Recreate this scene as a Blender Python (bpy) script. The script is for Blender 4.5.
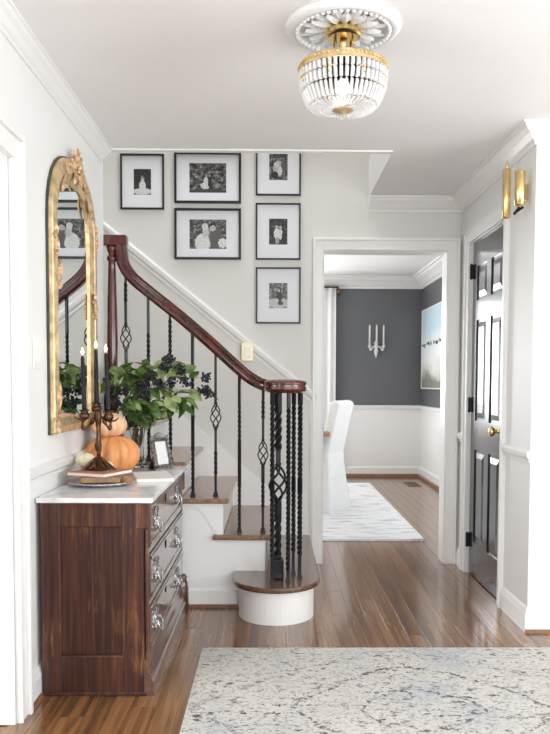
import bpy, bmesh, math, random
from mathutils import Vector, Matrix
random.seed(7)
PI = math.pi
for o in list(bpy.data.objects): bpy.data.objects.remove(o)
S = bpy.context.scene
C = S.collection

# ------------------------------------------------------------------ camera
cam = bpy.data.cameras.new('camera'); camo = bpy.data.objects.new('camera', cam); C.objects.link(camo)
yaw, pitch, roll = 0.0135, -0.0534, 0.0036
F = Vector((math.sin(yaw)*math.cos(pitch), math.cos(yaw)*math.cos(pitch), math.sin(pitch)))
R = Vector((math.cos(yaw), -math.sin(yaw), 0)); U = R.cross(F)
R2 = R*math.cos(roll)+U*math.sin(roll); U2 = U*math.cos(roll)-R*math.sin(roll)
m = Matrix((R2, U2, -F)).transposed().to_4x4(); m.translation = (0, 0, 1.2)
camo.matrix_world = m
cam.sensor_fit = 'AUTO'; cam.sensor_width = 36; cam.lens = 780/734*36
cam.shift_x = -8.69/734; cam.shift_y = 59.05/734; cam.clip_start = .05
S.camera = camo
# ------------------------------------------------------------------ world, lights, exposure
W = bpy.data.worlds.new('world'); S.world = W; W.use_nodes = True
bg = W.node_tree.nodes['Background']; bg.inputs[0].default_value = (.9, .95, 1, 1); bg.inputs[1].default_value = 1.0
S.view_settings.view_transform = 'Standard'; S.view_settings.look = 'None'
S.view_settings.gamma = 1; S.view_settings.exposure = 0.52; S.view_settings.use_curve_mapping = False
def area(name, loc, direction, sx, sy, e, col=(1, .98, .95)):
    l = bpy.data.lights.new(name, 'AREA'); l.shape = 'RECTANGLE'; l.size = sx; l.size_y = sy; l.energy = e; l.color = col
    o = bpy.data.objects.new(name, l); C.objects.link(o); o.location = loc
    o.rotation_euler = Vector(direction).to_track_quat('-Z', 'Y').to_euler()
    return o
area('daylight_front_window', (1.3, -2.05, 1.4), (0, 1, 1.2), 3.4, 1.9, 106, (.95, .975, 1))
area('daylight_side_window', (3.55, 1.2, 1.35), (-1, 0, 1.0), 2.6, 1.8, 68, (.95, .975, 1))
area('daylight_side_room', (-2.95, 1.2, 1.35), (1, .25, .15), 3.0, 1.9, 86, (.94, .97, 1))
area('stairwell_fill', (-.6, 4.66, 4.75), (0, 0, -1), 2.2, .8, 24, (.98, .99, 1))  # added fill light high above the stairs, out of view; no window there
area('dining_side_window', (1.86, 6.9, 1.35), (-1, 0, 0), 1.5, 1.7, 10, (.96, .98, 1))
area('dining_back_window', (-.6, 10.03, 1.45), (0, -1, 0), 1.5, 1.6, 58, (.96, .98, 1))
area('dining_left_fill', (-2.35, 7.6, 1.4), (1, 0, .1), 2.6, 1.7, 56, (.96, .98, 1))  # unseen fill added to brighten the right jamb and curtain; no window modelled

# ------------------------------------------------------------------ materials
def newmat(name):
    mt = bpy.data.materials.new(name); mt.use_nodes = True
    nt = mt.node_tree; return mt, nt, nt.nodes['Principled BSDF']
def N(nt, t, **kw):
    n = nt.nodes.new(t)
    for k, v in kw.items(): setattr(n, k, v)
    return n
def L(nt, a, b): nt.links.new(a, b)
def ramp(nt, fac, stops):
    r = N(nt, 'ShaderNodeValToRGB'); el = r.color_ramp.elements
    el[0].position, el[0].color = stops[0][0], (*stops[0][1], 1)
    el[1].position, el[1].color = stops[-1][0], (*stops[-1][1], 1)
    for p, c in stops[1:-1]:
        e = el.new(p); e.color = (*c, 1)
    L(nt, fac, r.inputs[0]); return r.outputs[0]
def noise(nt, vec, scale, detail=3, rough=.5, dist=0):
    n = N(nt, 'ShaderNodeTexNoise'); n.inputs['Scale'].default_value = scale; n.inputs['Detail'].default_value = detail
    n.inputs['Roughness'].default_value = rough; n.inputs['Distortion'].default_value = dist
    if vec: L(nt, vec, n.inputs['Vector'])
    return n.outputs['Fac']
def coords(nt, kind='pos', scale=(1, 1, 1), rnd=0):
    if kind == 'pos': v = N(nt, 'ShaderNodeNewGeometry').outputs['Position']
    else: v = N(nt, 'ShaderNodeTexCoord').outputs[kind]
    if rnd:
        oi = N(nt, 'ShaderNodeObjectInfo'); mul = N(nt, 'ShaderNodeMath', operation='MULTIPLY'); mul.inputs[1].default_value = rnd
        L(nt, oi.outputs['Random'], mul.inputs[0]); add = N(nt, 'ShaderNodeVectorMath', operation='ADD')
        L(nt, v, add.inputs[0]); L(nt, mul.outputs[0], add.inputs[1]); v = add.outputs[0]
    mp = N(nt, 'ShaderNodeMapping'); mp.inputs['Scale'].default_value = scale; L(nt, v, mp.inputs['Vector'])
    return mp.outputs[0]
def bump(nt, b, h, strength, dist=.01):
    n = N(nt, 'ShaderNodeBump'); n.inputs['Strength'].default_value = strength; n.inputs['Distance'].default_value = dist
    L(nt, h, n.inputs['Height']); L(nt, n.outputs[0], b.inputs['Normal'])
def pm(name, col, rough=.5, metal=0, var=.06, vscale=8, spec=None, bumpk=0, coat=0):
    mt, nt, b = newmat(name)
    f = noise(nt, coords(nt), vscale, 3)
    lo = tuple(max(0, c*(1-var)) for c in col); hi = tuple(min(1, c*(1+var)) for c in col)
    L(nt, ramp(nt, f, [(.3, lo), (.7, hi)]), b.inputs['Base Color'])
    b.inputs['Roughness'].default_value = rough; b.inputs['Metallic'].default_value = metal
    if coat: b.inputs['Coat Weight'].default_value = coat; b.inputs['Coat Roughness'].default_value = .08
    if spec is not None: b.inputs['Specular IOR Level'].default_value = spec
    if bumpk: bump(nt, b, f, bumpk)
    return mt
M = {}
M['wall'] = pm('wall_paint_greige', (.74, .73, .70), .55, var=.015, vscale=2)
M['wallwhite'] = pm('wall_paint_white', (.83, .83, .815), .5, var=.012, vscale=2)
M['trim'] = pm('trim_white_gloss', (.86, .86, .845), .3, var=.012, vscale=3)
M['ceiling'] = pm('ceiling_white', (.89, .89, .89), .7, var=.01, vscale=2)
M['dgrey'] = pm('dining_grey_paint', (.125, .13, .138), .5, var=.05, vscale=2)
M['black'] = pm('black_iron', (.016, .017, .02), .28, .5, var=.3, vscale=60)
M['blackframe'] = pm('black_frame_paint', (.008, .008, .009), .35, var=.2)
M['doorblack'] = pm('black_door_gloss', (.012, .012, .015), .24, var=.2, vscale=4, coat=.45)
M['brass'] = pm('polished_brass', (.80, .60, .27), .26, 1, var=.12, vscale=12)
M['gold'] = pm('antique_gold', (.66, .50, .29), .46, .7, var=.3, vscale=26, bumpk=.3)
M['golddark'] = pm('dark_gilt_edge', (.06, .065, .045), .5, .3, var=.3, vscale=20)
M['rosegold'] = pm('rubbed_gilt_ornament', (.62, .42, .25), .5, .55, var=.55, vscale=45, bumpk=.4)
M['bronze'] = pm('aged_bronze', (.11, .055, .032), .36, .85, var=.5, vscale=50, bumpk=.4)
M['silver'] = pm('tarnished_silver', (.58, .58, .58), .28, 1, var=.45, vscale=60, bumpk=.3)
M['nickel'] = pm('old_nickel_pull', (.62, .62, .62), .25, 1, var=.3, vscale=60)
M['candle'] = pm('black_wax', (.008, .008, .010), .4, var=.2, spec=.25)
M['paper'] = pm('white_paper', (.84, .83, .80), .6, var=.02)
M['mat'] = pm('white_mat_board', (.78, .79, .82), .8, var=.01)
M['ivory'] = pm('ivory_plate', (.72, .66, .42), .35, .3, var=.03)
M['fabric'] = pm('white_slipcover', (.79, .79, .78), .9, var=.03, vscale=30)
M['curtain'] = pm('white_sheer_curtain', (.88, .88, .87), .9, var=.02, vscale=20)
M['leaf'] = pm('green_leaf', (.085, .16, .035), .35, var=.55, vscale=22)
M['leafback'] = pm('pale_leaf', (.30, .38, .15), .45, var=.4, vscale=30)
M['stem'] = pm('green_brown_stem', (.12, .13, .05), .5, var=.3, vscale=40)
M['berry'] = pm('dark_berry', (.012, .012, .022), .35, var=.5, vscale=90)
M['bookcov'] = pm('salmon_book_cover', (.52, .20, .11), .5, var=.1, vscale=14)
M['bookcov2'] = pm('brown_leather_cover', (.14, .07, .035), .5, var=.3, vscale=30)
M['agedpages'] = pm('aged_page_edges', (.34, .22, .11), .7, var=.3, vscale=90)
M['velvet'] = pm('black_velvet', (.006, .006, .007), .95, var=.3)
M['vent'] = pm('bronze_vent', (.22, .14, .07), .4, .6, var=.1)
M['plaster'] = pm('plaster_white', (.80, .80, .80), .55, var=.03, vscale=30)
M['oakedge'] = pm('table_wood', (.34, .19, .09), .4, var=.2, vscale=25)
M['shoe'] = pm('stained_shoe_moulding', (.22, .105, .05), .35, var=.2, vscale=20)

def glassmat(name, rough=.02, col=(1, 1, 1), t=1.0):
    mt, nt, b = newmat(name); b.inputs['Base Color'].default_value = (*col, 1); b.inputs['Roughness'].default_value = rough
    b.inputs['Transmission Weight'].default_value = t; b.inputs['IOR'].default_value = 1.45
    return mt
M['glass'] = glassmat('clear_glass')
M['crystal'] = glassmat('cut_crystal', .08, (.90, .90, .90), .3)
mt, nt, b = newmat('mirror_glass'); b.inputs['Base Color'].default_value = (.86, .89, .88, 1); b.inputs['Metallic'].default_value = 1; b.inputs['Roughness'].default_value = .01
M['mirror'] = mt
def emis(name, col, s):
    mt, nt, b = newmat(name); b.inputs['Base Color'].default_value = (*col, 1)
    b.inputs['Emission Color'].default_value = (*col, 1); b.inputs['Emission Strength'].default_value = s
    return mt
M['flame'] = emis('candle_flame', (1, .62, .25), 20)
M['bulb'] = emis('warm_bulb', (1, .92, .8), .7)

def woodmat(name, stops, axis='Y', rough=.28, gscale=1.0, coat=.3, rnd=37, contrast=.5, wear=None, bumps=.08):
    mt, nt, b = newmat(name)
    sc = {'Y': (22, 1.1, 22), 'X': (1.1, 22, 22), 'Z': (22, 22, 1.1)}[axis]
    v = coords(nt, 'pos', tuple(s*gscale for s in sc), rnd)
    n1 = noise(nt, v, 1.0, 5, .6, 1.2)
    sc2 = {'Y': (8, .24, 8), 'X': (.24, 8, 8), 'Z': (8, 8, .24)}[axis]
    v2 = coords(nt, 'pos', tuple(s*gscale for s in sc2), rnd)
    n2 = noise(nt, v2, 1.6, 2, .5, .6)
    mul = N(nt, 'ShaderNodeMath', operation='MULTIPLY'); mul.inputs[1].default_value = 9.0; L(nt, n2, mul.inputs[0])
    fr = N(nt, 'ShaderNodeMath', operation='PINGPONG'); fr.inputs[1].default_value = 1.0; L(nt, mul.outputs[0], fr.inputs[0])
    mx = N(nt, 'ShaderNodeMix', data_type='FLOAT'); mx.inputs[0].default_value = contrast
    L(nt, n1, mx.inputs[2]); L(nt, fr.outputs[0], mx.inputs[3])
    oi = N(nt, 'ShaderNodeObjectInfo')
    sub = N(nt, 'ShaderNodeMath', operation='MULTIPLY_ADD'); sub.inputs[1].default_value = .26; sub.inputs[2].default_value = -.13
    L(nt, oi.outputs['Random'], sub.inputs[0])
    ad = N(nt, 'ShaderNodeMath', operation='ADD'); L(nt, mx.outputs[0], ad.inputs[0]); L(nt, sub.outputs[0], ad.inputs[1])
    col = ramp(nt, ad.outputs[0], stops)
    if wear:
        w = noise(nt, coords(nt, 'pos', {'Z': (60, 60, 5), 'Y': (60, 5, 60), 'X': (5, 60, 60)}[axis]), 1.0, 4, .7)
        w2 = noise(nt, coords(nt), 5, 3)
        ml = N(nt, 'ShaderNodeMath', operation='MULTIPLY'); L(nt, w, ml.inputs[0]); L(nt, w2, ml.inputs[1])
        msk = ramp(nt, ml.outputs[0], [(.30, (0, 0, 0)), (.42, (.75, .75, .75))])
        mc = N(nt, 'ShaderNodeMix', data_type='RGBA'); L(nt, msk, mc.inputs[0]); L(nt, col, mc.inputs[6]); mc.inputs[7].default_value = (*wear, 1)
        col = mc.outputs[2]
    L(nt, col, b.inputs['Base Color'])
    b.inputs['Roughness'].default_value = rough; b.inputs['Coat Weight'].default_value = coat; b.inputs['Coat Roughness'].default_value = .1
    bump(nt, b, n1, bumps, .004)
    return mt
oak = [(.12, (.050, .019, .007)), (.30, (.135, .056, .019)), (.52, (.215, .098, .034)), (.85, (.31, .155, .06))]
M['oak'] = woodmat('oak_floor', oak, 'Y', .24, 1.5, .5, contrast=.36, bumps=.05)
M['tread'] = woodmat('oak_tread', [(.15, (.10, .048, .024)), (.5, (.24, .13, .07)), (.85, (.36, .22, .13))], 'Y', .26, 1.5, .4, contrast=.25)
M['treadshaded'] = woodmat('shaded_tread_oak', [(.15, (.06, .026, .014)), (.5, (.15, .072, .038)), (.85, (.25, .135, .075))], 'Y', .22, 1.5, .5, contrast=.25)  # same oak as the other treads, with shade mixed into the colour
M['dresser'] = woodmat('dresser_walnut', [(.15, (.008, .004, .004)), (.45, (.036, .012, .009)), (.7, (.078, .025, .014)), (.9, (.15, .052, .026))], 'Z', .32, 2.2, .2, 5, .3, wear=(.24, .105, .045))
M['drawerwood'] = woodmat('drawer_walnut', [(.15, (.03, .014, .010)), (.5, (.085, .038, .025)), (.9, (.17, .085, .055))], 'Y', .28, 1.6, 1.0, 5, .25, bumps=.015)
M['mahog'] = woodmat('mahogany_rail', [(.15, (.022, .005, .004)), (.5, (.075, .013, .008)), (.9, (.17, .035, .018))], 'Z', .2, .6, .6, 3, .2, bumps=.02)

# marble
mt, nt, b = newmat('white_marble')
f = noise(nt, coords(nt), 5, 6, .6, 1.6)
L(nt, ramp(nt, f, [(.35, (.60, .60, .61)), (.5, (.80, .80, .80)), (.8, (.86, .86, .86))]), b.inputs['Base Color']); b.inputs['Roughness'].default_value = .15
M['marble'] = mt
# pumpkins
def pumpkinmat(name, a, c):
    mt, nt, b = newmat(name)
    f = noise(nt, coords(nt), 26, 4, .6)
    L(nt, ramp(nt, f, [(.3, a), (.7, c)]), b.inputs['Base Color']); b.inputs['Roughness'].default_value = .42
    bump(nt, b, noise(nt, coords(nt), 80, 3), .15, .004); return mt
M['pump1'] = pumpkinmat('orange_pumpkin', (.68, .25, .075), (.80, .39, .15))
M['pump2'] = pumpkinmat('peach_pumpkin', (.78, .45, .26), (.86, .58, .38))
M['pump3'] = pumpkinmat('cream_pumpkin', (.84, .74, .50), (.89, .82, .62))
M['pstem'] = pm('dry_stem', (.42, .34, .18), .8, var=.3, vscale=60, bumpk=.4)

# foyer rug: distressed off-white with grey-black flecks and a faint curved medallion
def rugmat():
    mt, nt, b = newmat('distressed_rug')
    P = coords(nt)
    base = ramp(nt, noise(nt, P, 2.2, 5, .6), [(.30, (.47, .48, .50)), (.46, (.58, .565, .535)), (.7, (.66, .625, .57))])
    def mask(fac, lo, hi):
        return ramp(nt, fac, [(lo, (0, 0, 0)), (hi, (1, 1, 1))])
    def mixc(fac, a, colr):
        mc = N(nt, 'ShaderNodeMix', data_type='RGBA'); L(nt, fac, mc.inputs[0]); L(nt, a, mc.inputs[6]); mc.inputs[7].default_value = (*colr, 1)
        return mc.outputs[2]
    def mul(a, c):
        n = N(nt, 'ShaderNodeMath', operation='MULTIPLY'); L(nt, a, n.inputs[0])
        if isinstance(c, (int, float)): n.inputs[1].default_value = c
        else: L(nt, c, n.inputs[1])
        return n.outputs[0]
    big = mask(noise(nt, P, 3.5, 3), .38, .62)
    big2 = mask(noise(nt, P, 4.5, 4, .6), .28, .52)
    fl = mask(noise(nt, coords(nt, 'pos', (1, 1.6, 1)), 70, 4, .7), .545, .60)
    fl2 = mask(noise(nt, coords(nt, 'pos', (1, 1.8, 1)), 24, 6, .82), .56, .59)
    c1 = mixc(mul(fl, .7), base, (.17, .165, .16))
    c2 = mixc(mul(mul(fl2, big2), .95), c1, (.03, .03, .04))
    # ogee medallion outline: |dx|^1.5/a + |dy|/b ring, broken up by wear
    sx = N(nt, 'ShaderNodeSeparateXYZ'); dv = N(nt, 'ShaderNodeVectorMath', operation='ADD')
    nz = N(nt, 'ShaderNodeTexNoise'); nz.inputs['Scale'].default_value = 6; L(nt, P, nz.inputs['Vector'])
    sc = N(nt, 'ShaderNodeVectorMath', operation='SCALE'); sc.inputs['Scale'].default_value = .10; L(nt, nz.outputs['Color'], sc.inputs[0])
    L(nt, P, dv.inputs[0]); L(nt, sc.outputs[0], dv.inputs[1]); L(nt, dv.outputs[0], sx.inputs[0])
    def term(out, c, rad, pw):
        s = N(nt, 'ShaderNodeMath', operation='SUBTRACT'); L(nt, out, s.inputs[0]); s.inputs[1].default_value = c
        a = N(nt, 'ShaderNodeMath', operation='ABSOLUTE'); L(nt, s.outputs[0], a.inputs[0])
        d = N(nt, 'ShaderNodeMath', operation='DIVIDE'); L(nt, a.outputs[0], d.inputs[0]); d.inputs[1].default_value = rad
        p = N(nt, 'ShaderNodeMath', operation='POWER'); L(nt, d.outputs[0], p.inputs[0]); p.inputs[1].default_value = pw
        return p.outputs[0]
    def ring(cx, cy, rx, ry, pw, w):
        a = N(nt, 'ShaderNodeMath', operation='ADD'); L(nt, term(sx.outputs[0], cx, rx, pw), a.inputs[0]); L(nt, term(sx.outputs[1], cy, ry, pw), a.inputs[1])
        s = N(nt, 'ShaderNodeMath', operation='SUBTRACT'); L(nt, a.outputs[0], s.inputs[0]); s.inputs[1].default_value = 1
        ab = N(nt, 'ShaderNodeMath', operation='ABSOLUTE'); L(nt, s.outputs[0], ab.inputs[0])
        return ramp(nt, ab.outputs[0], [(0, (1, 1, 1)), (w, (.75, .75, .75)), (w*1.5, (0, 0, 0))])
    brk = mask(noise(nt, P, 55, 4, .7), .47, .56)
    r1 = mul(ring(.60, 2.86, .47, .42, 1.35, .03), brk)
    r2 = mul(ring(.60, 2.86, .24, .20, 1.2, .05), brk)
    r3 = mul(ring(.60, 2.86, .85, .62, 1.2, .02), mul(brk, big))
    r4 = mul(ring(.52, 2.98, .075, .045, 2, .25), brk)
    c = c2
    for r, k in ((r1, .95), (r2, .9), (r3, .8), (r4, .9)): c = mixc(mul(r, k), c, (.05, .05, .06))
    L(nt, c, b.inputs['Base Color']); b.inputs['Roughness'].default_value = .95; b.inputs['Specular IOR Level'].default_value = .1
    bump(nt, b, noise(nt, P, 240, 2), .4, .004)
    return mt
M['rug'] = rugmat()
mt, nt, b = newmat('pale_dining_rug')
f = noise(nt, coords(nt, 'pos', (2, 6, 1)), 2.2, 5, .6)
L(nt, ramp(nt, f, [(.36, (.46, .48, .53)), (.48, (.70, .70, .70)), (.7, (.77, .77, .76))]), b.inputs['Base Color']); b.inputs['Roughness'].default_value = .95
M['drug'] = mt
# painting
mt, nt, b = newmat('coastal_painting')
g = coords(nt, 'Generated')
sx = N(nt, 'ShaderNodeSeparateXYZ'); L(nt, g, sx.inputs[0])
n1 = noise(nt, g, 3.5, 5, .6); ad = N(nt, 'ShaderNodeMath', operation='MULTIPLY_ADD'); ad.inputs[1].default_value = .5; L(nt, n1, ad.inputs[0]); L(nt, sx.outputs[2], ad.inputs[2])
c0 = ramp(nt, ad.outputs[0], [(.34, (.22, .22, .18)), (.46, (.60, .60, .55)), (.62, (.74, .76, .74)), (.85, (.66, .74, .76)), (1.0, (.50, .65, .71))])
s1 = N(nt, 'ShaderNodeMath', operation='SUBTRACT'); s1.inputs[1].default_value = .56; L(nt, sx.outputs[2], s1.inputs[0])
s2 = N(nt, 'ShaderNodeMath', operation='ABSOLUTE'); L(nt, s1.outputs[0], s2.inputs[0])
n2 = noise(nt, coords(nt, 'Generated', (1, 5, 9)), 2.2, 2); s3 = N(nt, 'ShaderNodeMath', operation='MULTIPLY_ADD'); s3.inputs[1].default_value = -.16; s3.inputs[2].default_value = .075; L(nt, n2, s3.inputs[0])
s4 = N(nt, 'ShaderNodeMath', operation='ADD'); L(nt, s2.outputs[0], s4.inputs[0]); L(nt, s3.outputs[0], s4.inputs[1])
mk = ramp(nt, s4.outputs[0], [(.0, (1, 1, 1)), (.012, (0, 0, 0))])
mc = N(nt, 'ShaderNodeMix', data_type='RGBA'); L(nt, mk, mc.inputs[0]); L(nt, c0, mc.inputs[6]); mc.inputs[7].default_value = (.02, .025, .03, 1)
L(nt, mc.outputs[2], b.inputs['Base Color']); b.inputs['Roughness'].default_value = .6
M['painting'] = mt
# black and white photographs: flat prints, blurred foliage with pale and dark figures
def photomat(name, seed, shapes, lo=.01, hi=.42, sc=9):
    mt, nt, b = newmat(name)
    tc = N(nt, 'ShaderNodeTexCoord').outputs['Generated']
    mp = N(nt, 'ShaderNodeMapping'); mp.inputs['Location'].default_value = (seed*3.1, 0, seed*1.7); L(nt, tc, mp.inputs['Vector'])
    f = noise(nt, mp.outputs[0], sc, 6, .7)
    col = ramp(nt, f, [(.40, (lo,)*3), (.52, ((lo+hi)*.2,)*3), (.66, (hi,)*3)])
    nz = N(nt, 'ShaderNodeTexNoise'); nz.inputs['Scale'].default_value = 14; L(nt, mp.outputs[0], nz.inputs['Vector'])
    sc_ = N(nt, 'ShaderNodeVectorMath', operation='SCALE'); sc_.inputs['Scale'].default_value = .09; L(nt, nz.outputs['Color'], sc_.inputs[0])
    av = N(nt, 'ShaderNodeVectorMath', operation='ADD'); L(nt, tc, av.inputs[0]); L(nt, sc_.outputs[0], av.inputs[1])
    sx = N(nt, 'ShaderNodeSeparateXYZ'); L(nt, av.outputs[0], sx.inputs[0])
    for cx, cy, rx, ry, val in shapes:
        cx += .045; cy += .045; ps = []
        for o, c_, r_ in ((sx.outputs[0], cx, rx), (sx.outputs[2], cy, ry)):
            s = N(nt, 'ShaderNodeMath', operation='SUBTRACT'); s.inputs[1].default_value = c_; L(nt, o, s.inputs[0])
            d = N(nt, 'ShaderNodeMath', operation='DIVIDE'); d.inputs[1].default_value = r_; L(nt, s.outputs[0], d.inputs[0])
            p = N(nt, 'ShaderNodeMath', operation='MULTIPLY'); L(nt, d.outputs[0], p.inputs[0]); L(nt, d.outputs[0], p.inputs[1]); ps.append(p)
        a = N(nt, 'ShaderNodeMath', operation='ADD'); L(nt, ps[0].outputs[0], a.inputs[0]); L(nt, ps[1].outputs[0], a.inputs[1])
        mk = ramp(nt, a.outputs[0], [(.8, (1, 1, 1)), (1.0, (0, 0, 0))])
        mc = N(nt, 'ShaderNodeMix', data_type='RGBA'); L(nt, mk, mc.inputs[0]); L(nt, col, mc.inputs[6]); mc.inputs[7].default_value = (val, val, val, 1)
        col = mc.outputs[2]
    g2 = ramp(nt, noise(nt, mp.outputs[0], 24, 4, .7), [(.3, (.45,)*3), (.6, (1,)*3)])
    mm_ = N(nt, 'ShaderNodeMix', data_type='RGBA', blend_type='MULTIPLY'); mm_.inputs[0].default_value = 1; L(nt, col, mm_.inputs[6]); L(nt, g2, mm_.inputs[7]); col = mm_.outputs[2]
    L(nt, col, b.inputs['Base Color']); b.inputs['Roughness'].default_value = .5
    return mt

# ------------------------------------------------------------------ mesh helpers
def link(name, me, mat, parent=None):
    o = bpy.data.objects.new(name, me); C.objects.link(o)
    if mat is not None and not me.materials: me.materials.append(M[mat] if isinstance(mat, str) else mat)
    if parent is not None:
        o.parent = parent
        # every part is modelled in room coordinates; undo the parent's own offset
        off = Vector(parent['_o']) if '_o' in parent else Vector((0, 0, 0))
        o.location = -off
        o['_o'] = (0.0, 0.0, 0.0)
    return o
def obj(name, bm, mat, parent=None, smooth=False, bevel=0, local=False):
    bmesh.ops.recalc_face_normals(bm, faces=bm.faces)
    me = bpy.data.meshes.new(name); bm.to_mesh(me); bm.free()
    if smooth:
        for p in me.polygons: p.use_smooth = True
    o = link(name, me, mat, parent)
    if local: o.location = (0, 0, 0)
    if bevel:
        md = o.modifiers.new('bevel', 'BEVEL'); md.width = bevel; md.segments = 2; md.limit_method = 'ANGLE'; md.angle_limit = math.radians(40)
    return o
def thing(name, label, cat, loc=(0, 0, 0), group=None):
    o = bpy.data.objects.new(name, None); C.objects.link(o); o.location = loc; o.empty_display_size = .05
    o['label'] = label; o['category'] = cat; o['_o'] = tuple(float(v) for v in loc)
    if group: o['group'] = group
    return o
def tag(o, label, cat, group=None):
    o['label'] = label; o['category'] = cat
    if group: o['group'] = group
    return o
def struct(name, bm, mat, label=None, **k):
    o = obj(name, bm, mat, **k); o['kind'] = 'structure'
    if label: o['label'] = label
    return o
def B(): return bmesh.new()
def box(bm, x0, x1, y0, y1, z0, z1, mtx=None):
    vs = [bm.verts.new((x, y, z)) for x in (x0, x1) for y in (y0, y1) for z in (z0, z1)]
    if mtx:
        for v in vs: v.co = mtx @ v.co
    for f in ((0, 1, 3, 2), (4, 6, 7, 5), (0, 4, 5, 1), (2, 3, 7, 6), (0, 2, 6, 4), (1, 5, 7, 3)):
        bm.faces.new([vs[i] for i in f])
    return bm
def bx(*a, mtx=None): return box(B(), *a, mtx=mtx)
def prism(bm, pts, d0, d1, axis='Y', mtx=None):
    """closed outline pts (a,b) extruded along axis: Y -> (x,z), X -> (y,z), Z -> (x,y)"""
    def mk(p, d):
        c = {'Y': (p[0], d, p[1]), 'X': (d, p[0], p[1]), 'Z': (p[0], p[1], d)}[axis]
        return bm.verts.new(mtx @ Vector(c) if mtx else c)
    a = [mk(p, d0) for p in pts]; c = [mk(p, d1) for p in pts]
    n = len(pts)
    bm.faces.new(a); bm.faces.new(c[::-1])
    for i in range(n): bm.faces.new((a[i], a[(i+1) % n], c[(i+1) % n], c[i]))
    return bm
def lathe(bm, prof, cx, cy, cz=0, seg=24, wob=None, sx=1, sy=1):
    rings = []
    for k, (r, z) in enumerate(prof):
        if r < 1e-5: rings.append([bm.verts.new((cx, cy, cz+z))]); continue
        rg = []
        for i in range(seg):
            a = 2*PI*i/seg; rr = r*(wob(a, k) if wob else 1)
            rg.append(bm.verts.new((cx+sx*rr*math.cos(a), cy+sy*rr*math.sin(a), cz+z)))
        rings.append(rg)
    for a, c in zip(rings, rings[1:]):
        if len(a) == 1 and len(c) == 1: continue
        for i in range(seg):
            j = (i+1) % seg
            if len(a) == 1: bm.faces.new((a[0], c[i], c[j]))
            elif len(c) == 1: bm.faces.new((a[i], a[j], c[0]))
            else: bm.faces.new((a[i], a[j], c[j], c[i]))
    if len(rings[0]) > 1: bm.faces.new(rings[0][::-1])
    if len(rings[-1]) > 1: bm.faces.new(rings[-1])
    return bm
def tube(bm, pts, r, seg=8, prof=None, up=Vector((0, 1, 0)), closed=False):
    """sweep a circle (or a 2D profile) along a polyline; r may be a list"""
    pts = [Vector(p) for p in pts]; n = len(pts); rings = []
    for i, p in enumerate(pts):
        if closed: t = (pts[(i+1) % n]-pts[i-1]).normalized()
        else: t = (pts[min(i+1, n-1)]-pts[max(i-1, 0)]).normalized()
        a = up.cross(t)
        if a.length < 1e-3: a = Vector((1, 0, 0)).cross(t)
        a.normalize(); c = t.cross(a)
        rr = r[i] if isinstance(r, (list, tuple)) else r
        if prof: rings.append([bm.verts.new(p+a*q[0]*rr+c*q[1]*rr) for q in prof])
        else: rings.append([bm.verts.new(p+a*rr*math.cos(2*PI*k/seg)+c*rr*math.sin(2*PI*k/seg)) for k in range(seg)])
    m_ = len(rings[0])
    prs = list(zip(rings, rings[1:]))+([(rings[-1], rings[0])] if closed else [])
    for a, c in prs:
        for k in range(m_): bm.faces.new((a[k], a[(k+1) % m_], c[(k+1) % m_], c[k]))
    if not closed: bm.faces.new(rings[0][::-1]); bm.faces.new(rings[-1])
    return bm
def blob(bm, c, r, sub=1, scale=(1, 1, 1), rot=None):
    mt_ = Matrix.Translation(c) @ (rot.to_4x4() if rot else Matrix()) @ Matrix.Diagonal((*[r*s for s in scale], 1))
    bmesh.ops.create_icosphere(bm, subdivisions=sub, radius=1, matrix=mt_)
    return bm
def spline(ctrl, n=8):
    """Catmull-Rom through control points"""
    P = [Vector(p) for p in ctrl]; P = [2*P[0]-P[1]]+P+[2*P[-1]-P[-2]]; out = []
    for i in range(1, len(P)-2):
        for k in range(n):
            t = k/n; a, b_, c, d = P[i-1], P[i], P[i+1], P[i+2]
            out.append(.5*((2*b_)+(c-a)*t+(2*a-5*b_+4*c-d)*t*t+(3*b_-a-3*c+d)*t**3))
    out.append(P[-2]); return out

XL, XR, YB, H = -.903, 1.24, 5.18, 2.42
YS, YC = 4.17, 3.728        # stair opening edge, right wall corner
# ------------------------------------------------------------------ floor
fl = struct('floor', bx(-3.2, 3.7, -2.2, 10.3, -.12, -.003), 'oak', 'stained oak strip floor running from hall into dining room')
def plank(x0, x1, y0, y1):
    g = .0012
    k = random.uniform(-.0004, .0004)
    o = obj('plank', bx(x0+g, x1-g, y0+g, y1-g, -.003, k), 'oak', fl)
    return o
pw = .083
i = 0; x = -.93
while x < 1.98:
    spans = []
    if x < 1.24+.05: spans.append((2.25, YB))
    else: spans.append((2.25, YC))
    if x > .10: spans = [(2.25, YC if x > 1.3 else YB)]+[(YB if x < 1.3 else YB+.1, 10.12)]
    if x < 1.3 and x > .1: spans = [(2.25, 10.12)]
    for (a, c) in spans:
        y = a-random.uniform(0, 1.2)
        while y < c:
            ln = random.uniform(.75, 1.9); e = y+ln
            if c-e < .35: e = c
            if e > a+.02: plank(x, x+pw, max(y, a), min(e, c))
            y = e
    x += pw; i += 1

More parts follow.
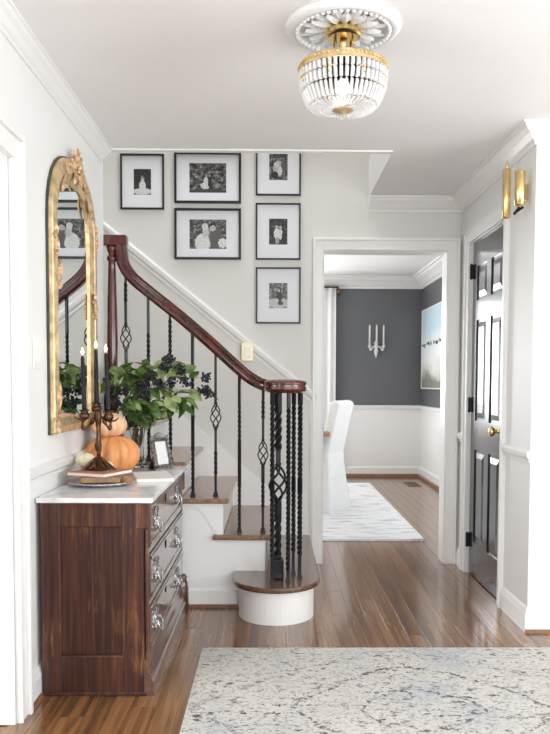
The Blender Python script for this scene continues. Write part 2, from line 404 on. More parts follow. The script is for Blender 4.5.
# ------------------------------------------------------------------ walls and ceiling
T = .14
b_ = B()   # left wall with a doorway at the near end
box(b_, XL-T, XL, 2.70, 4.195, 0, H+.3); box(b_, XL-T, XL, .35, 2.70, 1.97, H+.3); box(b_, XL-T, XL, -2.2, .35, 0, H+.3)
struct('wall_left', b_, 'wallwhite', 'bright white left wall behind the mirror and dresser')
struct('wall_stair_side', bx(-3.2, XL-.0001, 4.06, 4.195, 0, 5.0), 'wall')
b_ = B()
box(b_, -3.2, .33, YB, YB+T, 0, 5.0); box(b_, .33, 1.15, YB, YB+T, 2.08, 5.0); box(b_, 1.15, 1.5, YB, YB+T, 0, 5.0); box(b_, 1.5, 2.1, YB, YB+T, 0, 2.8)
struct('wall_back', b_, 'wall', 'pale greige wall with six photographs and the dining room opening')
b_ = B()
box(b_, XR, XR+.12, YC, 4.20, 0, H+.3); box(b_, XR, XR+.12, 4.93, YB, 0, H+.3); box(b_, XR, XR+.12, 4.20, 4.93, 2.09, H+.3)
struct('wall_right', b_, 'wallwhite', 'white right hall wall with the black closet door')
struct('wall_right_return', bx(XR+.12, 3.7, YC, YC+.12, 0, H+.3), 'wall')  # same paint as the white walls; greige colour stands in for dimmer light
struct('wall_closet_back', bx(XR+.12, 1.9, 5.02, 5.1, 0, H), 'wallwhite')
# the foyer behind the camera: front wall and side wall, each with a big window opening
b_ = B(); box(b_, -1.1, -.45, -2.2, -2.1, 0, H+.2); box(b_, 3.05, 3.7, -2.2, -2.1, 0, H+.2); box(b_, -.45, 3.05, -2.2, -2.1, 0, .4); box(b_, -.45, 3.05, -2.2, -2.1, 2.3, H+.2)
struct('wall_front', b_, 'wallwhite')
b_ = B(); box(b_, 3.6, 3.7, -2.2, -.15, 0, H+.2); box(b_, 3.6, 3.7, 2.55, YC, 0, H+.2); box(b_, 3.6, 3.7, -.15, 2.55, 0, .4); box(b_, 3.6, 3.7, -.15, 2.55, 2.28, H+.2)
struct('wall_side', b_, 'wallwhite')
# side room past the doorway
b_ = B(); box(b_, -3.2, -3.1, -2.2, 4.06, 0, H); box(b_, -3.2, XL-T, -2.2, -2.1, 0, H)
struct('wall_side_room', b_, 'wallwhite')
struct('ceiling_side_room', bx(-3.2, XL-T, -2.2, 4.06, H, H+.25), 'ceiling')
b_ = B(); box(b_, XL-T, 3.7, -2.2, YS-.01, H, H+.26); box(b_, .62, 1.36, YS-.01, YB, H, H+.26)
struct('ceiling', b_, 'ceiling', 'flat white hall ceiling that stops at the stairwell')
# stairwell above
b_ = B(); box(b_, .62, .74, YS, YB, H+.26, 5.0); box(b_, -3.2, .74, YS-.13, YS-.01, H+.26, 5.0); box(b_, -3.3, -3.2, 4.06, YB, 0, 5.0)
struct('wall_stairwell', b_, 'wall')
struct('ceiling_stairwell', bx(-3.3, .74, YS-.1, YB+.1, 5.0, 5.1), 'ceiling')
struct('trim_1', bx(XL-.02, .62, YS-.04, YS, H-.007, H+.001), 'trim', 'thin white bead along the stairwell ceiling edge')

CRP = [(0, 0), (.012, 0), (.016, .012), (.03, .022), (.05, .045), (.072, .062), (.078, .074), (.09, .078), (.09, .088), (0, .088)]
def crown(name, p0, p1, nrm, z=H, s=1.0, ext0=0, ext1=0):
    """moulding below a ceiling from p0 to p1 (xy), projecting along nrm; mitred ends by ext"""
    bm = B(); d = (Vector(p1)-Vector(p0)).normalized(); nv = Vector(nrm)
    rings = []
    for p, sg, ex in ((Vector(p0), -1, ext0), (Vector(p1), 1, ext1)):
        rings.append([bm.verts.new((*(p+nv*q[0]*s+d*sg*ex*q[0]*s), z-.088*s+q[1]*s)) for q in CRP])
    n = len(CRP)
    for k in range(n): bm.faces.new((rings[0][k], rings[0][(k+1) % n], rings[1][(k+1) % n], rings[1][k]))
    bm.faces.new(rings[0][::-1]); bm.faces.new(rings[1])
    return struct(name, bm, 'trim')
crown('trim_2', (XL, -2.1), (XL, YS-.02), (1, 0), s=.70)
crown('trim_3', (XR, YC), (XR, YB), (-1, 0), ext0=1, ext1=-1)
crown('trim_4', (.62, YB), (XR, YB), (0, -1), ext1=-1)
crown('trim_5', (XR, YC), (3.6, YC), (0, -1), ext0=1)
def bar(name, a, mat='trim', bevel=.003, **k): return struct(name, bx(*a), mat, bevel=bevel, **k)
RLP = [(0, 0), (.010, 0), (.012, .014), (.024, .026), (.028, .046), (.016, .056), (0, .06)]
def mould(name, p0, p1, nrm, z, prof, mat='trim', ext0=0, ext1=0):
    bm = B(); d = (Vector(p1)-Vector(p0)).normalized(); nv = Vector(nrm); rings = []
    for p, sg, ex in ((Vector(p0), -1, ext0), (Vector(p1), 1, ext1)):
        rings.append([bm.verts.new((*(p+nv*q[0]+d*sg*ex*q[0]), z+q[1])) for q in prof])
    n = len(prof)
    for k in range(n): bm.faces.new((rings[0][k], rings[0][(k+1) % n], rings[1][(k+1) % n], rings[1][k]))
    bm.faces.new(rings[0][::-1]); bm.faces.new(rings[1]); return struct(name, bm, mat)
ZR = .828
mould('trim_6', (XL, 2.80), (XL, 4.195), (1, 0), ZR, RLP)
mould('trim_7', (XR, YC), (XR, 4.12), (-1, 0), ZR, RLP, ext0=1)
mould('trim_8', (XR, YC), (3.6, YC), (0, -1), ZR, RLP, ext0=1)
mould('trim_9', (XR, 5.006), (XR, YB), (-1, 0), ZR, RLP)
BSP = [(0, 0), (.016, 0), (.016, .085), (.012, .095), (.009, .108), (.004, .118), (0, .12)]
mould('baseboard_left', (XL, 2.80), (XL, 4.195), (1, 0), 0, BSP)
mould('baseboard_right', (XR, YC), (XR, 4.12), (-1, 0), 0, BSP, ext0=1)
mould('baseboard_right_return', (XR, YC), (3.6, YC), (0, -1), 0, BSP, ext0=1)
mould('baseboard_right_far', (XR, 5.006), (XR, YB), (-1, 0), 0, BSP)
SHP = [(0, 0), (.014, 0), (.012, .008), (.006, .014), (0, .016)]
mould('trim_10', (XR-.016, YC-.016), (3.6, YC-.016), (0, -1), 0, SHP, 'shoe')
mould('trim_11', (XL+.016, 2.80), (XL+.016, 2.94), (1, 0), 0, SHP, 'shoe')

# casings: flat board with a raised outer band and an inner bead
def casing(name, pieces, mat='trim', label=None):
    bm = B()
    for p in pieces: box(bm, *p)
    return struct(name, bm, mat, label, bevel=.0025)
yf = YB-.016
casing('trim_12', [(.258, .329, yf, YB, 0, 2.162), (1.149, 1.225, yf, YB, 0, 2.162), (.329, 1.149, yf, YB, 2.082, 2.162),
    (.258, .276, yf-.012, yf, 0, 2.162), (1.207, 1.225, yf-.012, yf, 0, 2.162), (.276, 1.207, yf-.012, yf, 2.144, 2.162),
    (.321, .329, yf-.005, yf, 0, 2.082), (1.149, 1.157, yf-.005, yf, 0, 2.082), (.321, 1.157, yf-.005, yf, 2.082, 2.09)], label='wide white casing around the dining room opening')
casing('trim_13', [(.329, .334, yf+.016, YB+T+.01, 0, 2.082), (1.144, 1.149, yf+.016, YB+T+.01, 0, 2.082), (.334, 1.144, yf+.016, YB+T+.01, 2.076, 2.082)])
casing('trim_14', [(.258, .33, YB+T, YB+T+.016, 0, 2.162), (1.149, 1.225, YB+T, YB+T+.016, 0, 2.162), (.33, 1.149, YB+T, YB+T+.016, 2.082, 2.162)])
xf = XL+.018
casing('trim_15', [(XL, xf, 2.705, 2.80, 0, 2.06), (XL, xf, .25, .345, 0, 2.06), (XL, xf, .345, 2.705, 1.965, 2.06),
    (xf, xf+.014, 2.78, 2.80, 0, 2.06), (xf, xf+.014, .25, 2.78, 2.04, 2.06), (xf, xf+.006, 2.705, 2.716, 0, 1.965), (xf, xf+.006, .345, 2.716, 1.965, 1.976)], label='white casing of the doorway at the left edge')
casing('trim_16', [(XL-T-.01, XL, 2.693, 2.705, 0, 1.97), (XL-T-.01, XL, .345, .357, 0, 1.97), (XL-T-.01, XL, .357, 2.693, 1.958, 1.97)])
xr_ = XR-.016
casing('trim_17', [(xr_, XR, 4.125, 4.195, 0, 2.165), (xr_, XR, 4.935, 5.005, 0, 2.165), (xr_, XR, 4.195, 4.935, 2.095, 2.165),
    (xr_-.012, xr_, 4.125, 4.142, 0, 2.165), (xr_-.012, xr_, 4.988, 5.005, 0, 2.165), (xr_-.012, xr_, 4.142, 4.988, 2.148, 2.165)], label='white casing around the black closet door')
casing('trim_18', [(XR, XR+.12, 4.195, 4.202, 0, 2.095), (XR, XR+.12, 4.928, 4.935, 0, 2.095), (XR, XR+.12, 4.202, 4.928, 2.088, 2.095)])
# wall frame moulding lines right of the stair wall
struct('trim_19', bx(.246, .258, YB-.012, YB, 0, 1.10), 'trim')

# ------------------------------------------------------------------ dining room
DY, DX, DH = 10.14, 1.93, 2.585
struct('wall_dining_back', bx(-2.4, DX+.1, DY, DY+.1, 0, 2.8), 'dgrey', 'charcoal grey dining room wall above white wainscot')
b_ = B(); box(b_, DX, DX+.1, YB+T, 6.1, 0, 2.8); box(b_, DX, DX+.1, 7.75, DY, 0, 2.8); box(b_, DX, DX+.1, 6.1, 7.75, 0, .45); box(b_, DX, DX+.1, 6.1, 7.75, 2.25, 2.8)
struct('wall_dining_right', b_, 'dgrey')
struct('wall_dining_left', bx(-2.5, -2.4, YB+T, DY, 0, 2.8), 'dgrey')
struct('ceiling_dining', bx(-2.5, DX+.1, YB+T, DY+.1, DH, DH+.1), 'ceiling')
struct('trim_20', bx(-2.4, DX, DY-.012, DY, 0, .90), 'trim', 'white wainscot panel below the charcoal dining wall')
struct('trim_21', bx(DX-.012, DX, 7.9, DY-.012, 0, .90), 'trim')
mould('trim_22', (-2.4, DY-.01), (DX-.01, DY-.01), (0, -1), .885, [(0, 0), (.02, 0), (.03, .03), (.03, .045), (0, .05)])
mould('trim_23', (DX-.01, 7.9), (DX-.01, DY-.01), (-1, 0), .885, [(0, 0), (.02, 0), (.03, .03), (.03, .045), (0, .05)])
crown('trim_24', (-2.4, DY), (DX, DY), (0, -1), DH, 1.7); crown('trim_25', (DX, YB+T), (DX, DY), (-1, 0), DH, 1.7)
mould('baseboard_dining_back', (-2.4, DY-.012), (DX-.012, DY-.012), (0, -1), 0, [(0, 0), (.018, 0), (.018, .12), (0, .14)])
mould('baseboard_dining_right', (DX-.012, 7.9), (DX-.012, DY-.012), (-1, 0), 0, [(0, 0), (.018, 0), (.018, .12), (0, .14)])
mould('trim_26', (-2.4, DY-.03), (DX-.03, DY-.03), (0, -1), 0, [(0, 0), (.03, 0), (.025, .03), (0, .04)], 'shoe')
mould('trim_27', (DX-.03, 7.9), (DX-.03, DY-.03), (-1, 0), 0, [(0, 0), (.03, 0), (.025, .03), (0, .04)], 'shoe')

# ------------------------------------------------------------------ staircase
NOSE = {1: .247, 2: -.013, 3: -.237, 4: -.464}
for k in range(5, 13): NOSE[k] = -.464-.227*(k-4)
RISE = .1965
def tz(k): return RISE*k if k > 1 else .195
st = thing('staircase', 'white sided staircase with oak treads rising left behind the dresser', 'staircase', (.02, 4.6, 0))
YF = 4.165     # face of the open stringer
def bull(cx, cy, rx, ry, yback, n=24):
    """plan of the starting step: straight to the wall, half-ellipse at the open end"""
    pts = [(cx+rx, yback)]
    for k in range(n+1):
        a = -PI*k/n
        pts.append((cx+rx*math.cos(a), cy+ry*math.sin(a)))
    pts.append((cx-rx, YF+.02)); pts.append((NOSE[2]-.03, YF+.02)); pts.append((NOSE[2]-.03, yback))
    return pts
bm = B(); prism(bm, bull(.018, 4.03, .229, .242, YB-.002), .167, .195, 'Z'); t1 = obj('tread', bm, 'treadshaded', st, bevel=.009)
t1['label'] = 'rounded oak starting tread'
bm = B(); prism(bm, bull(.018, 4.03, .196, .208, YB-.002), 0, .155, 'Z'); r1 = obj('riser', bm, 'trim', st); r1['label'] = 'curved white starting riser'
bm = B(); prism(bm, bull(.018, 4.03, .205, .217, YB-.002), .155, .167, 'Z'); obj('scotia', bm, 'trim', st)
for k in range(2, 13):
    z = tz(k); xn = NOSE[k]; xb = NOSE.get(k+1, xn-.227)-.03
    if k <= 5:      # open side: nosing returns over the stringer and runs on under the riser
        pts = [(xn, YB-.002), (xn, YF-.03), (xb-.055, YF-.03), (xb-.055, YF), (xb, YF), (xb, YB-.002)]
    if k == 5: pts = [(xn, YB-.002), (xn, YF-.03), (XL+.004, YF-.03), (XL+.004, 4.205), (xb, 4.205), (xb, YB-.002)]
    if k > 5: pts = [(xn, YB-.002), (xn, 4.21), (xb, 4.21), (xb, YB-.002)]
    bm = B(); prism(bm, pts, z-.028, z, 'Z'); obj('tread', bm, 'tread', st, bevel=.007)
    obj('riser', bx(xn-.042, xn-.03, YF+.02 if k <= 5 else 4.21, YB-.002, tz(k-1), z-.028), 'trim', st)
# open stringer
pts = [(NOSE[2]-.03, 0), (NOSE[2]-.03, tz(2)-.028)]
for k in range(3, 7):
    pts += [(NOSE[k]-.03, tz(k-1)-.028), (NOSE[k]-.03, tz(k)-.028)]
pts += [(XL+.002, tz(6)-.028), (XL+.002, 0)]
obj('stringer', prism(B(), pts, YF, YF+.03), 'trim', st)
for k in range(2, 5):       # cut scroll brackets under each tread end
    xn, z = NOSE[k]-.032, tz(k)-.028
    w, hgt = .215, RISE-.008
    out = [(0, 0), (0, -hgt)]
    for q in range(1, 13):
        t = q/12; out.append((-w*t, -hgt*(1-t)**1.35-.018*math.sin(t*PI*2.0)-.02*(1-t)*t*4*math.cos(t*7)))
    obj('bracket', prism(B(), [(xn+p[0], z+p[1]) for p in out], YF-.006, YF+.002), 'trim', st)
obj('skirt_base', prism(B(), [(p[0], p[1]) for p in ((-.19, 0), (XL, 0), (XL, .09), (-.19, .09))], YF-.014, YF+.001), 'trim', st, bevel=.004)
obj('shoe_strip', bx(XL, -.185, YF-.028, YF-.014, 0, .016), 'shoe', st)
# skirt board on the wall side
x0s, x1s = .20, -2.6; sl = .83
pts = [(x0s, 0), (x0s, .33), (x1s, .33+sl*(x0s-x1s)), (x1s, .33+sl*(x0s-x1s)-.9)]
obj('wall_skirt', prism(B(), pts, YB-.012, YB-.001), 'trim', st)
# sloped dado rail on the stair wall
pr0, pr1 = Vector((.258, YB, 1.075)), Vector((-1.6, YB, 1.075+.805*1.858))
bm = B(); dd = (pr1-pr0).normalized(); up = Vector((-dd.z, 0, dd.x)); up = up if up.z > 0 else -up
rings = []
for p in (pr0, pr1): rings.append([bm.verts.new(p+up*q[1]*1.1+Vector((0, -q[0], 0))) for q in RLP])
n = len(RLP)
for k in range(n): bm.faces.new((rings[0][k], rings[0][(k+1) % n], rings[1][(k+1) % n], rings[1][k]))
bm.faces.new(rings[0][::-1]); bm.faces.new(rings[1])
struct('trim_28', bm, 'trim', 'white sloping rail moulding on the stair wall')

# ------------------------------------------------------------------ stair railing
YR = 4.23
rl = thing('stair_railing', 'mahogany handrail on twisted black iron balusters along the stairs', 'railing', (.02, 4.1, .2))
HP = [(-.9, -.5), (-.62, -.95), (.62, -.95), (.9, -.5), (.72, -.1), (1.0, .25), (.92, .62), (.5, .95), (-.5, .95), (-.92, .62), (-1.0, .25), (-.72, -.1)]
ctrl = [(-.815, YR, 1.975), (-.816, YR, 1.915), (-.800, YR, 1.835), (-.752, YR, 1.765), (-.663, YR, 1.690), (-.503, YR, 1.563), (-.342, YR, 1.425), (-.18, YR, 1.278), (-.115, YR, 1.228), (-.055, 4.215, 1.198), (0, 4.165, 1.19), (.03, 4.10, 1.19)]
path = spline(ctrl, 6)
obj('handrail', tube(B(), path, .034, prof=[(q[1], q[0]) for q in HP], up=Vector((0, 1, 0))), 'mahog', rl, smooth=False, bevel=.003)
obj('rail_cap', bx(-.915, -.782, YR-.033, YR+.036, 1.935, 1.992), 'mahog', rl, bevel=.010)
VX, VY = .064, 4.0
obj('volute', lathe(B(), [(.070, 1.155), (.092, 1.158), (.108, 1.168), (.113, 1.182), (.105, 1.192), (.113, 1.203), (.110, 1.213), (.094, 1.221), (.05, 1.225), (.0, 1.226)], VX, VY, 0, 40), 'mahog', rl, smooth=True)
nw = obj('newel_post', lathe(B(), [(.030, 1.0), (.030, 1.24), (.022, 1.26), (.026, 1.30), (.029, 1.42), (.026, 1.62), (.021, 1.80), (.019, 1.85), (.026, 1.862), (.027, 1.875), (.019, 1.884), (.017, 1.895), (.023, 1.905), (.028, 1.92), (.028, 1.935)], -.866, YR, 0, 20), 'mahog', rl, smooth=True)
nw['label'] = 'turned mahogany newel against the wall'
obj('newel_block', bx(-.89, -.838, YR-.026, YR+.026, .975, 1.0), 'mahog', rl)
def zrail(x):
    best = None
    for a, c in zip(path, path[1:]):
        if (a.x-x)*(c.x-x) <= 0 and abs(a.x-c.x) > 1e-6:
            t = (x-a.x)/(c.x-a.x); best = a.z+(c.z-a.z)*t
    return best if best else 1.19
def twist_bar(bm, x, y, z0, z1, hw, tw, rate=PI/2/.026):
    zs = [z0]; 
    z = z0
    while z < z1-1e-4:
        step = .0045 if any(a-.002 <= z < c for a, c in tw) else .03
        nxts = [a for a, c in tw if a > z+1e-4]
        nz_ = min([z+step, z1]+([min(nxts)] if nxts else []))
        zs.append(nz_); z = nz_
    ang = 0; prev = zs[0]; rings = []
    for z in zs:
        mid = (z+prev)/2
        if any(a <= mid < c for a, c in tw): ang += (z-prev)*rate
        prev = z
        rings.append([bm.verts.new((x+hw*1.414*math.cos(ang+PI/4+k*PI/2), y+hw*1.414*math.sin(ang+PI/4+k*PI/2), z)) for k in range(4)])
    for a, c in zip(rings, rings[1:]):
        for k in range(4): bm.faces.new((a[k], a[(k+1) % 4], c[(k+1) % 4], c[k]))
    bm.faces.new(rings[0][::-1]); bm.faces.new(rings[-1])
    return bm
def basket(bm, x, y, zc, hh, r, wr):
    for k in range(4):
        pts = []
        for q in range(17):
            t = q/16; a = k*PI/2+t*PI*1.25; rr = .004+r*math.sin(PI*t)**.9
            pts.append((x+rr*math.cos(a), y+rr*math.sin(a), zc-hh+2*hh*t))
        tube(bm, pts, wr, 6, up=Vector((.3, .9, .1)))
    for s in (-1, 1):
        blob(bm, (x, y, zc+s*(hh+.004)), wr*3.2, 1, (1, 1, .8))
    return bm
def baluster(x, y, z0, z1, tw, bk=None, hw=.0068, shoe=True):
    bm = B()
    if bk:
        twist_bar(bm, x, y, z0, bk[0]-bk[1], hw, [t for t in tw if t[1] <= bk[0]])
        twist_bar(bm, x, y, bk[0]+bk[1], z1, hw, [t for t in tw if t[0] >= bk[0]])
    else: twist_bar(bm, x, y, z0, z1, hw, tw)
    o = obj('baluster', bm, 'black', rl)
    if bk: obj('basket', basket(B(), x, y, bk[0], bk[1], bk[2], hw*.5), 'black', o, smooth=True)
    if shoe: obj('shoe', prism(prism(B(), [(x-.014, y-.014), (x+.014, y-.014), (x+.014, y+.014), (x-.014, y+.014)], z0, z0+.012, 'Z'), [(x-.010, y-.010), (x+.010, y-.010), (x+.010, y+.010), (x-.010, y+.010)], z0+.012, z0+.026, 'Z'), 'black', o)
    return o
BX = [-.794, -.674, -.557, -.436, -.312, -.183, -.055]
for k, x in enumerate(BX):
    z1 = zrail(x)-.028
    n_ = max(q for q in NOSE if NOSE[q] > x+.01); z0 = tz(n_)
    if k in (0, 4, 6):
        zc = z1-.345; tw = [(zc-.30, zc-.16), (z1-.16, z1-.05)] if k != 4 else [(zc-.32, zc-.19)]
        baluster(x, YR, z0, z1, tw, (zc, .068, .024))
    else: baluster(x, YR, z0, z1, [(z0+.03, z0+.25), (z1-.36, z1-.17)] if k in (3, 5) else ([(z0+.05, z0+.28), (z1-.22, z1-.03)] if k == 2 else [(z1-.55, z1-.20), (z0+.05, z0+.2)]))
ZT = .195
for (x, y, hw) in ((-.004, 3.925, .0085), (.078, 3.945, .0085), (.139, 4.007, .0095), (.108, 4.085, .0085)):
    baluster(x, y, ZT, 1.165, [(ZT+.12, ZT+.45), (ZT+.52, 1.10)] if x != .078 else [(ZT+.05, 1.08)], None, hw)
o = obj('newel_bar', twist_bar(twist_bar(B(), .026, 4.0, ZT, .60, .0135, [(.30, .50)], PI/2/.045), .026, 4.0, .78, 1.165, .0135, [(.86, 1.06)], PI/2/.045), 'black', rl)
obj('basket', basket(B(), .026, 4.0, .69, .095, .042, .0062), 'black', o, smooth=True)
obj('base_block', bx(-.004, .056, 3.97, 4.03, ZT, ZT+.105), 'black', o, bevel=.008)
obj('collar', bx(.006, .046, 3.98, 4.02, ZT+.105, ZT+.118), 'black', o, bevel=.004)

# ------------------------------------------------------------------ picture frames
def frame(x0, x1, z0, z1, px, pz, mat, label, fw=.013, dp=.022):
    y1 = YB-.001; cx, cz = (x0+x1)/2, (z0+z1)/2
    t = thing('picture_frame', label, 'picture frame', (cx, y1, z0), 'black framed photographs on the stair wall')
    bm = B(); box(bm, x0, x0+fw, y1-dp, y1, z0, z1); box(bm, x1-fw, x1, y1-dp, y1, z0, z1); box(bm, x0+fw, x1-fw, y1-dp, y1, z0, z0+fw); box(bm, x0+fw, x1-fw, y1-dp, y1, z1-fw, z1)
    obj('frame', bm, 'blackframe', t, bevel=.0015)
    pcx, pcz = cx+px[2], cz+pz[2]
    a0, a1, c0, c1 = pcx-px[0]/2, pcx+px[0]/2, pcz-pz[0]/2, pcz+pz[0]/2
    bm = B(); ym = y1-.009
    box(bm, x0+fw, a0, ym, y1-.002, z0+fw, z1-fw); box(bm, a1, x1-fw, ym, y1-.002, z0+fw, z1-fw); box(bm, a0, a1, ym, y1-.002, z0+fw, c0); box(bm, a0, a1, ym, y1-.002, c1, z1-fw)
    obj('mat_board', bm, 'mat', t)
    obj('photograph', bx(a0, a1, y1-.006, y1-.002, c0, c1), mat, t)
    return t
# measured on the wall plane: each print's size (width, height) and offset
fA = photomat('print_child_sitting', 1, [(.5, .13, .6, .13, .75), (.5, .32, .2, .26, .78), (.5, .60, .09, .09, .62), (.5, .68, .1, .05, .25)], .005, .12, 12)
fB = photomat('print_couple_under_tree', 2, [(.5, .02, .7, .12, .05), (.43, .24, .13, .13, .7), (.45, .36, .06, .18, .72), (.55, .36, .05, .22, .01), (.46, .55, .025, .04, .6), (.55, .58, .025, .04, .5)], .004, .5, 7)
fC = photomat('print_couple_portrait', 3, [(.36, .2, .22, .34, .8), (.44, .58, .1, .22, .62), (.42, .76, .09, .13, .75), (.72, .35, .18, .42, .12), (.62, .80, .11, .07, .02), (.63, .70, .09, .11, .55), (.9, .2, .12, .18, .8)], .02, .5, 10)
fD = photomat('print_family_huddle', 4, [(.5, .45, .3, .32, .5), (.4, .6, .15, .12, .68), (.3, .2, .2, .14, .02), (.75, .5, .12, .3, .12), (.58, .35, .14, .18, .7)], .02, .5, 6)
fE = photomat('print_kids_by_steps', 5, [(.42, .42, .17, .22, .8), (.62, .4, .15, .2, .75), (.42, .68, .09, .07, .5), (.62, .66, .09, .07, .5), (.45, .16, .12, .14, .4), (.82, .3, .13, .3, .02)], .01, .2, 7)
fF = photomat('print_girl_kneeling', 6, [(.5, .2, .8, .2, .6), (.55, .42, .15, .26, .05), (.55, .68, .12, .13, .04), (.54, .70, .07, .07, .6), (.4, .3, .14, .08, .65), (.62, .2, .16, .08, .08)], .08, .7, 8)
frame(-.998, -.715, 2.336, 2.692, (.113, 0, 0), (.165, 0, 0), fA, 'portrait framed photo of a seated child, leftmost on the stair wall', .011)
frame(-.648, -.214, 2.378, 2.706, (.24, 0, 0), (.19, 0, -.0), fB, 'upper landscape framed photo of a couple under a dark tree', .014, .028)
frame(-.648, -.214, 2.015, 2.344, (.24, 0, 0), (.19, 0, 0), fC, 'lower landscape framed photo of a couple sitting close together', .014, .028)
frame(-.117, .176, 2.431, 2.80, (.12, 0, 0), (.168, 0, 0), fD, 'top framed photo of the right column, cut by the ceiling edge', .010)
frame(-.117, .176, 2.016, 2.382, (.12, 0, 0), (.168, 0, 0), fE, 'middle framed photo of the right column showing two children', .010)
frame(-.116, .178, 1.60, 1.966, (.12, 0, 0), (.165, 0, 0), fF, 'lowest framed photo of the right column, a dark-haired girl kneeling', .010)

# switch plates
t = thing('light_switch', 'ivory brass-edged switch plate on the stair wall above the handrail', 'light switch', (-.172, YB, 1.353))
obj('plate', bx(-.21, -.134, YB-.036, YB-.0005, 1.353, 1.474), 'ivory', t, bevel=.002)
obj('rocker', bx(-.189, -.155, YB-.040, YB-.036, 1.38, 1.447), 'trim', t, bevel=.002)
t = thing('light_switch', 'white switch plate on the left wall beside the gilt mirror', 'light switch', (XL, 2.985, 1.255))
obj('plate', bx(XL+.0005, XL+.006, 2.945, 3.025, 1.255, 1.375), 'trim', t, bevel=.002)
obj('rocker', bx(XL+.006, XL+.010, 2.968, 3.002, 1.28, 1.35), 'trim', t, bevel=.002)

# ------------------------------------------------------------------ closet door
dt = thing('door_1', 'glossy black six-panel closet door with brass knob', 'door', (XR+.03, 4.53, 0)); dt['kind'] = 'structure'
y0, y1, xd = 4.204, 4.926, XR+.014
bm = B()
cols = [(y0+.095, 4.565-.045), (4.565+.045, y1-.095)]; rows = [(.22, .80), (1.0, 1.62), (1.72, 1.95)]
ys = [y0, cols[0][0], cols[0][1], cols[1][0], cols[1][1], y1]; zs = [.008, .22, .80, .98, 1.60, 1.72, 1.93, 2.085]
box(bm, xd+.008, xd+.03, y0, y1, .008, 2.085)
for a in range(5):
    for c in range(7):
        if a in (1, 3) and c in (1, 3, 5): continue
        box(bm, xd, xd+.008, ys[a], ys[a+1], zs[c], zs[c+1])
obj('door_leaf', bm, 'doorblack', dt)
for a in (1, 3):
    for c in (1, 3, 5):
        bm = B(); ya, yb, za, zb = ys[a], ys[a+1], zs[c], zs[c+1]
        v0 = [bm.verts.new((xd+.0075, p, q)) for p, q in ((ya+.018, za+.018), (yb-.018, za+.018), (yb-.018, zb-.018), (ya+.018, zb-.018))]
        v1 = [bm.verts.new((xd+.001, p, q)) for p, q in ((ya+.05, za+.05), (yb-.05, za+.05), (yb-.05, zb-.05), (ya+.05, zb-.05))]
        for k in range(4): bm.faces.new((v0[k], v0[(k+1) % 4], v1[(k+1) % 4], v1[k]))
        bm.faces.new(v1); bm.faces.new(v0[::-1])
        obj('panel', bm, 'doorblack', dt)
def lathe_x(prof, x, y, z, seg=20):
    bm = lathe(B(), prof, 0, 0, 0, seg)
    bmesh.ops.transform(bm, matrix=Matrix.Translation((x, y, z)) @ Matrix.Rotation(-PI/2, 4, 'Y'), verts=bm.verts); return bm
k_ = obj('knob', lathe_x([(.033, 0), (.033, .006), (.02, .012), (.011, .016), (.011, .032), (.02, .038), (.028, .05), (.026, .062), (.012, .068), (0, .069)], xd, 4.272, .945), 'brass', dt, smooth=True)
k_['label'] = 'polished brass round knob'
for zh in (1.91, 1.075, .215):
    hg = obj('hinge', lathe(B(), [(.0, -.05), (.005, -.048), (.0085, -.042), (.0085, .042), (.005, .048), (0, .05)], XR+.000, 4.924, zh, 10), 'black', dt)
    obj('hinge_plate', bx(XR-.0005, XR+.020, 4.9255, 4.9285, zh-.045, zh+.045), 'black', hg)

# door chime with two brass tubes
t = thing('door_chime', 'brass door chime with long and short tubes near the ceiling', 'door chime', (XR, 3.86, 2.0))
obj('back_plate', bx(XR-.012, XR-.0005, 3.84, 3.92, 2.10, 2.18), 'brass', t, bevel=.004)
def chime(name, x, y, z0, z1, r):
    return obj(name, lathe(B(), [(0, z0-.006), (r*.5, z0-.005), (r*.8, z0), (r, z0+.004), (r, z1-.004), (r*.8, z1), (r*.4, z1+.004), (0, z1+.005)], x, y, 0, 24), 'brass', t, smooth=True)
lt = chime('long_tube', 1.162, 3.935, 2.035, 2.275, .0205)
obj('finial', lathe(B(), [(.006, 2.272), (.004, 2.28), (.010, 2.292), (.004, 2.305), (.002, 2.315), (0, 2.318)], 1.162, 3.935, 0.004, 12), 'brass', lt, smooth=True)
chime('short_tube', 1.178, 3.775, 2.06, 2.225, .0245)
obj('striker', tube(tube(B(), [(1.19, 3.82, 2.06), (1.18, 3.86, 2.04), (1.19, 3.89, 2.05)], .007, 8), [(1.20, 3.79, 2.055), (1.18, 3.83, 2.045), (1.20, 3.86, 2.055)], .006, 8), 'black', t)

# ------------------------------------------------------------------ ceiling lamp and medallion
MX, MY = .235, 2.72
md_ = thing('ceiling_medallion', 'white plaster acanthus medallion around the ceiling lamp', 'ceiling medallion', (MX, MY, H))
obj('disc', lathe(B(), [(0, -.006), (.07, -.007), (.10, -.010), (.150, -.012), (.160, -.020), (.166, -.024), (.178, -.024), (.184, -.020), (.190, -.018), (.196, -.010), (.198, 0)], MX, MY, H, 64), 'plaster', md_, smooth=True)
lm = B()
for q in range(7):
    t = q/6; w = .021*math.sin(PI*(.12+.86*t))**.8
    rr = .065+.085*t; zz = -.008-.005*math.sin(PI*t)-.003*t
    lm.verts.new((rr, -w, zz)); lm.verts.new((rr, 0, zz-.007)); lm.verts.new((rr, w, zz))
lm.verts.ensure_lookup_table()
for q in range(6):
    for c in (0, 1): lm.faces.new([lm.verts[i_] for i_ in (q*3+c, q*3+c+1, q*3+c+4, q*3+c+3)])
ml_ = bpy.data.meshes.new('acanthus_leaf'); lm.to_mesh(ml_); lm.free(); ml_.materials.append(M['plaster'])
for k in range(24):
    o = link('acanthus_leaf', ml_, None, md_); o.location = (0, 0, 0); o.rotation_euler = (0, 0, k*PI/12); o.scale = (1, 1, 1) if k % 2 else (.86, .95, 1.25)
lm = B(); blob(lm, (.157, 0, -.022), .0085, 1)
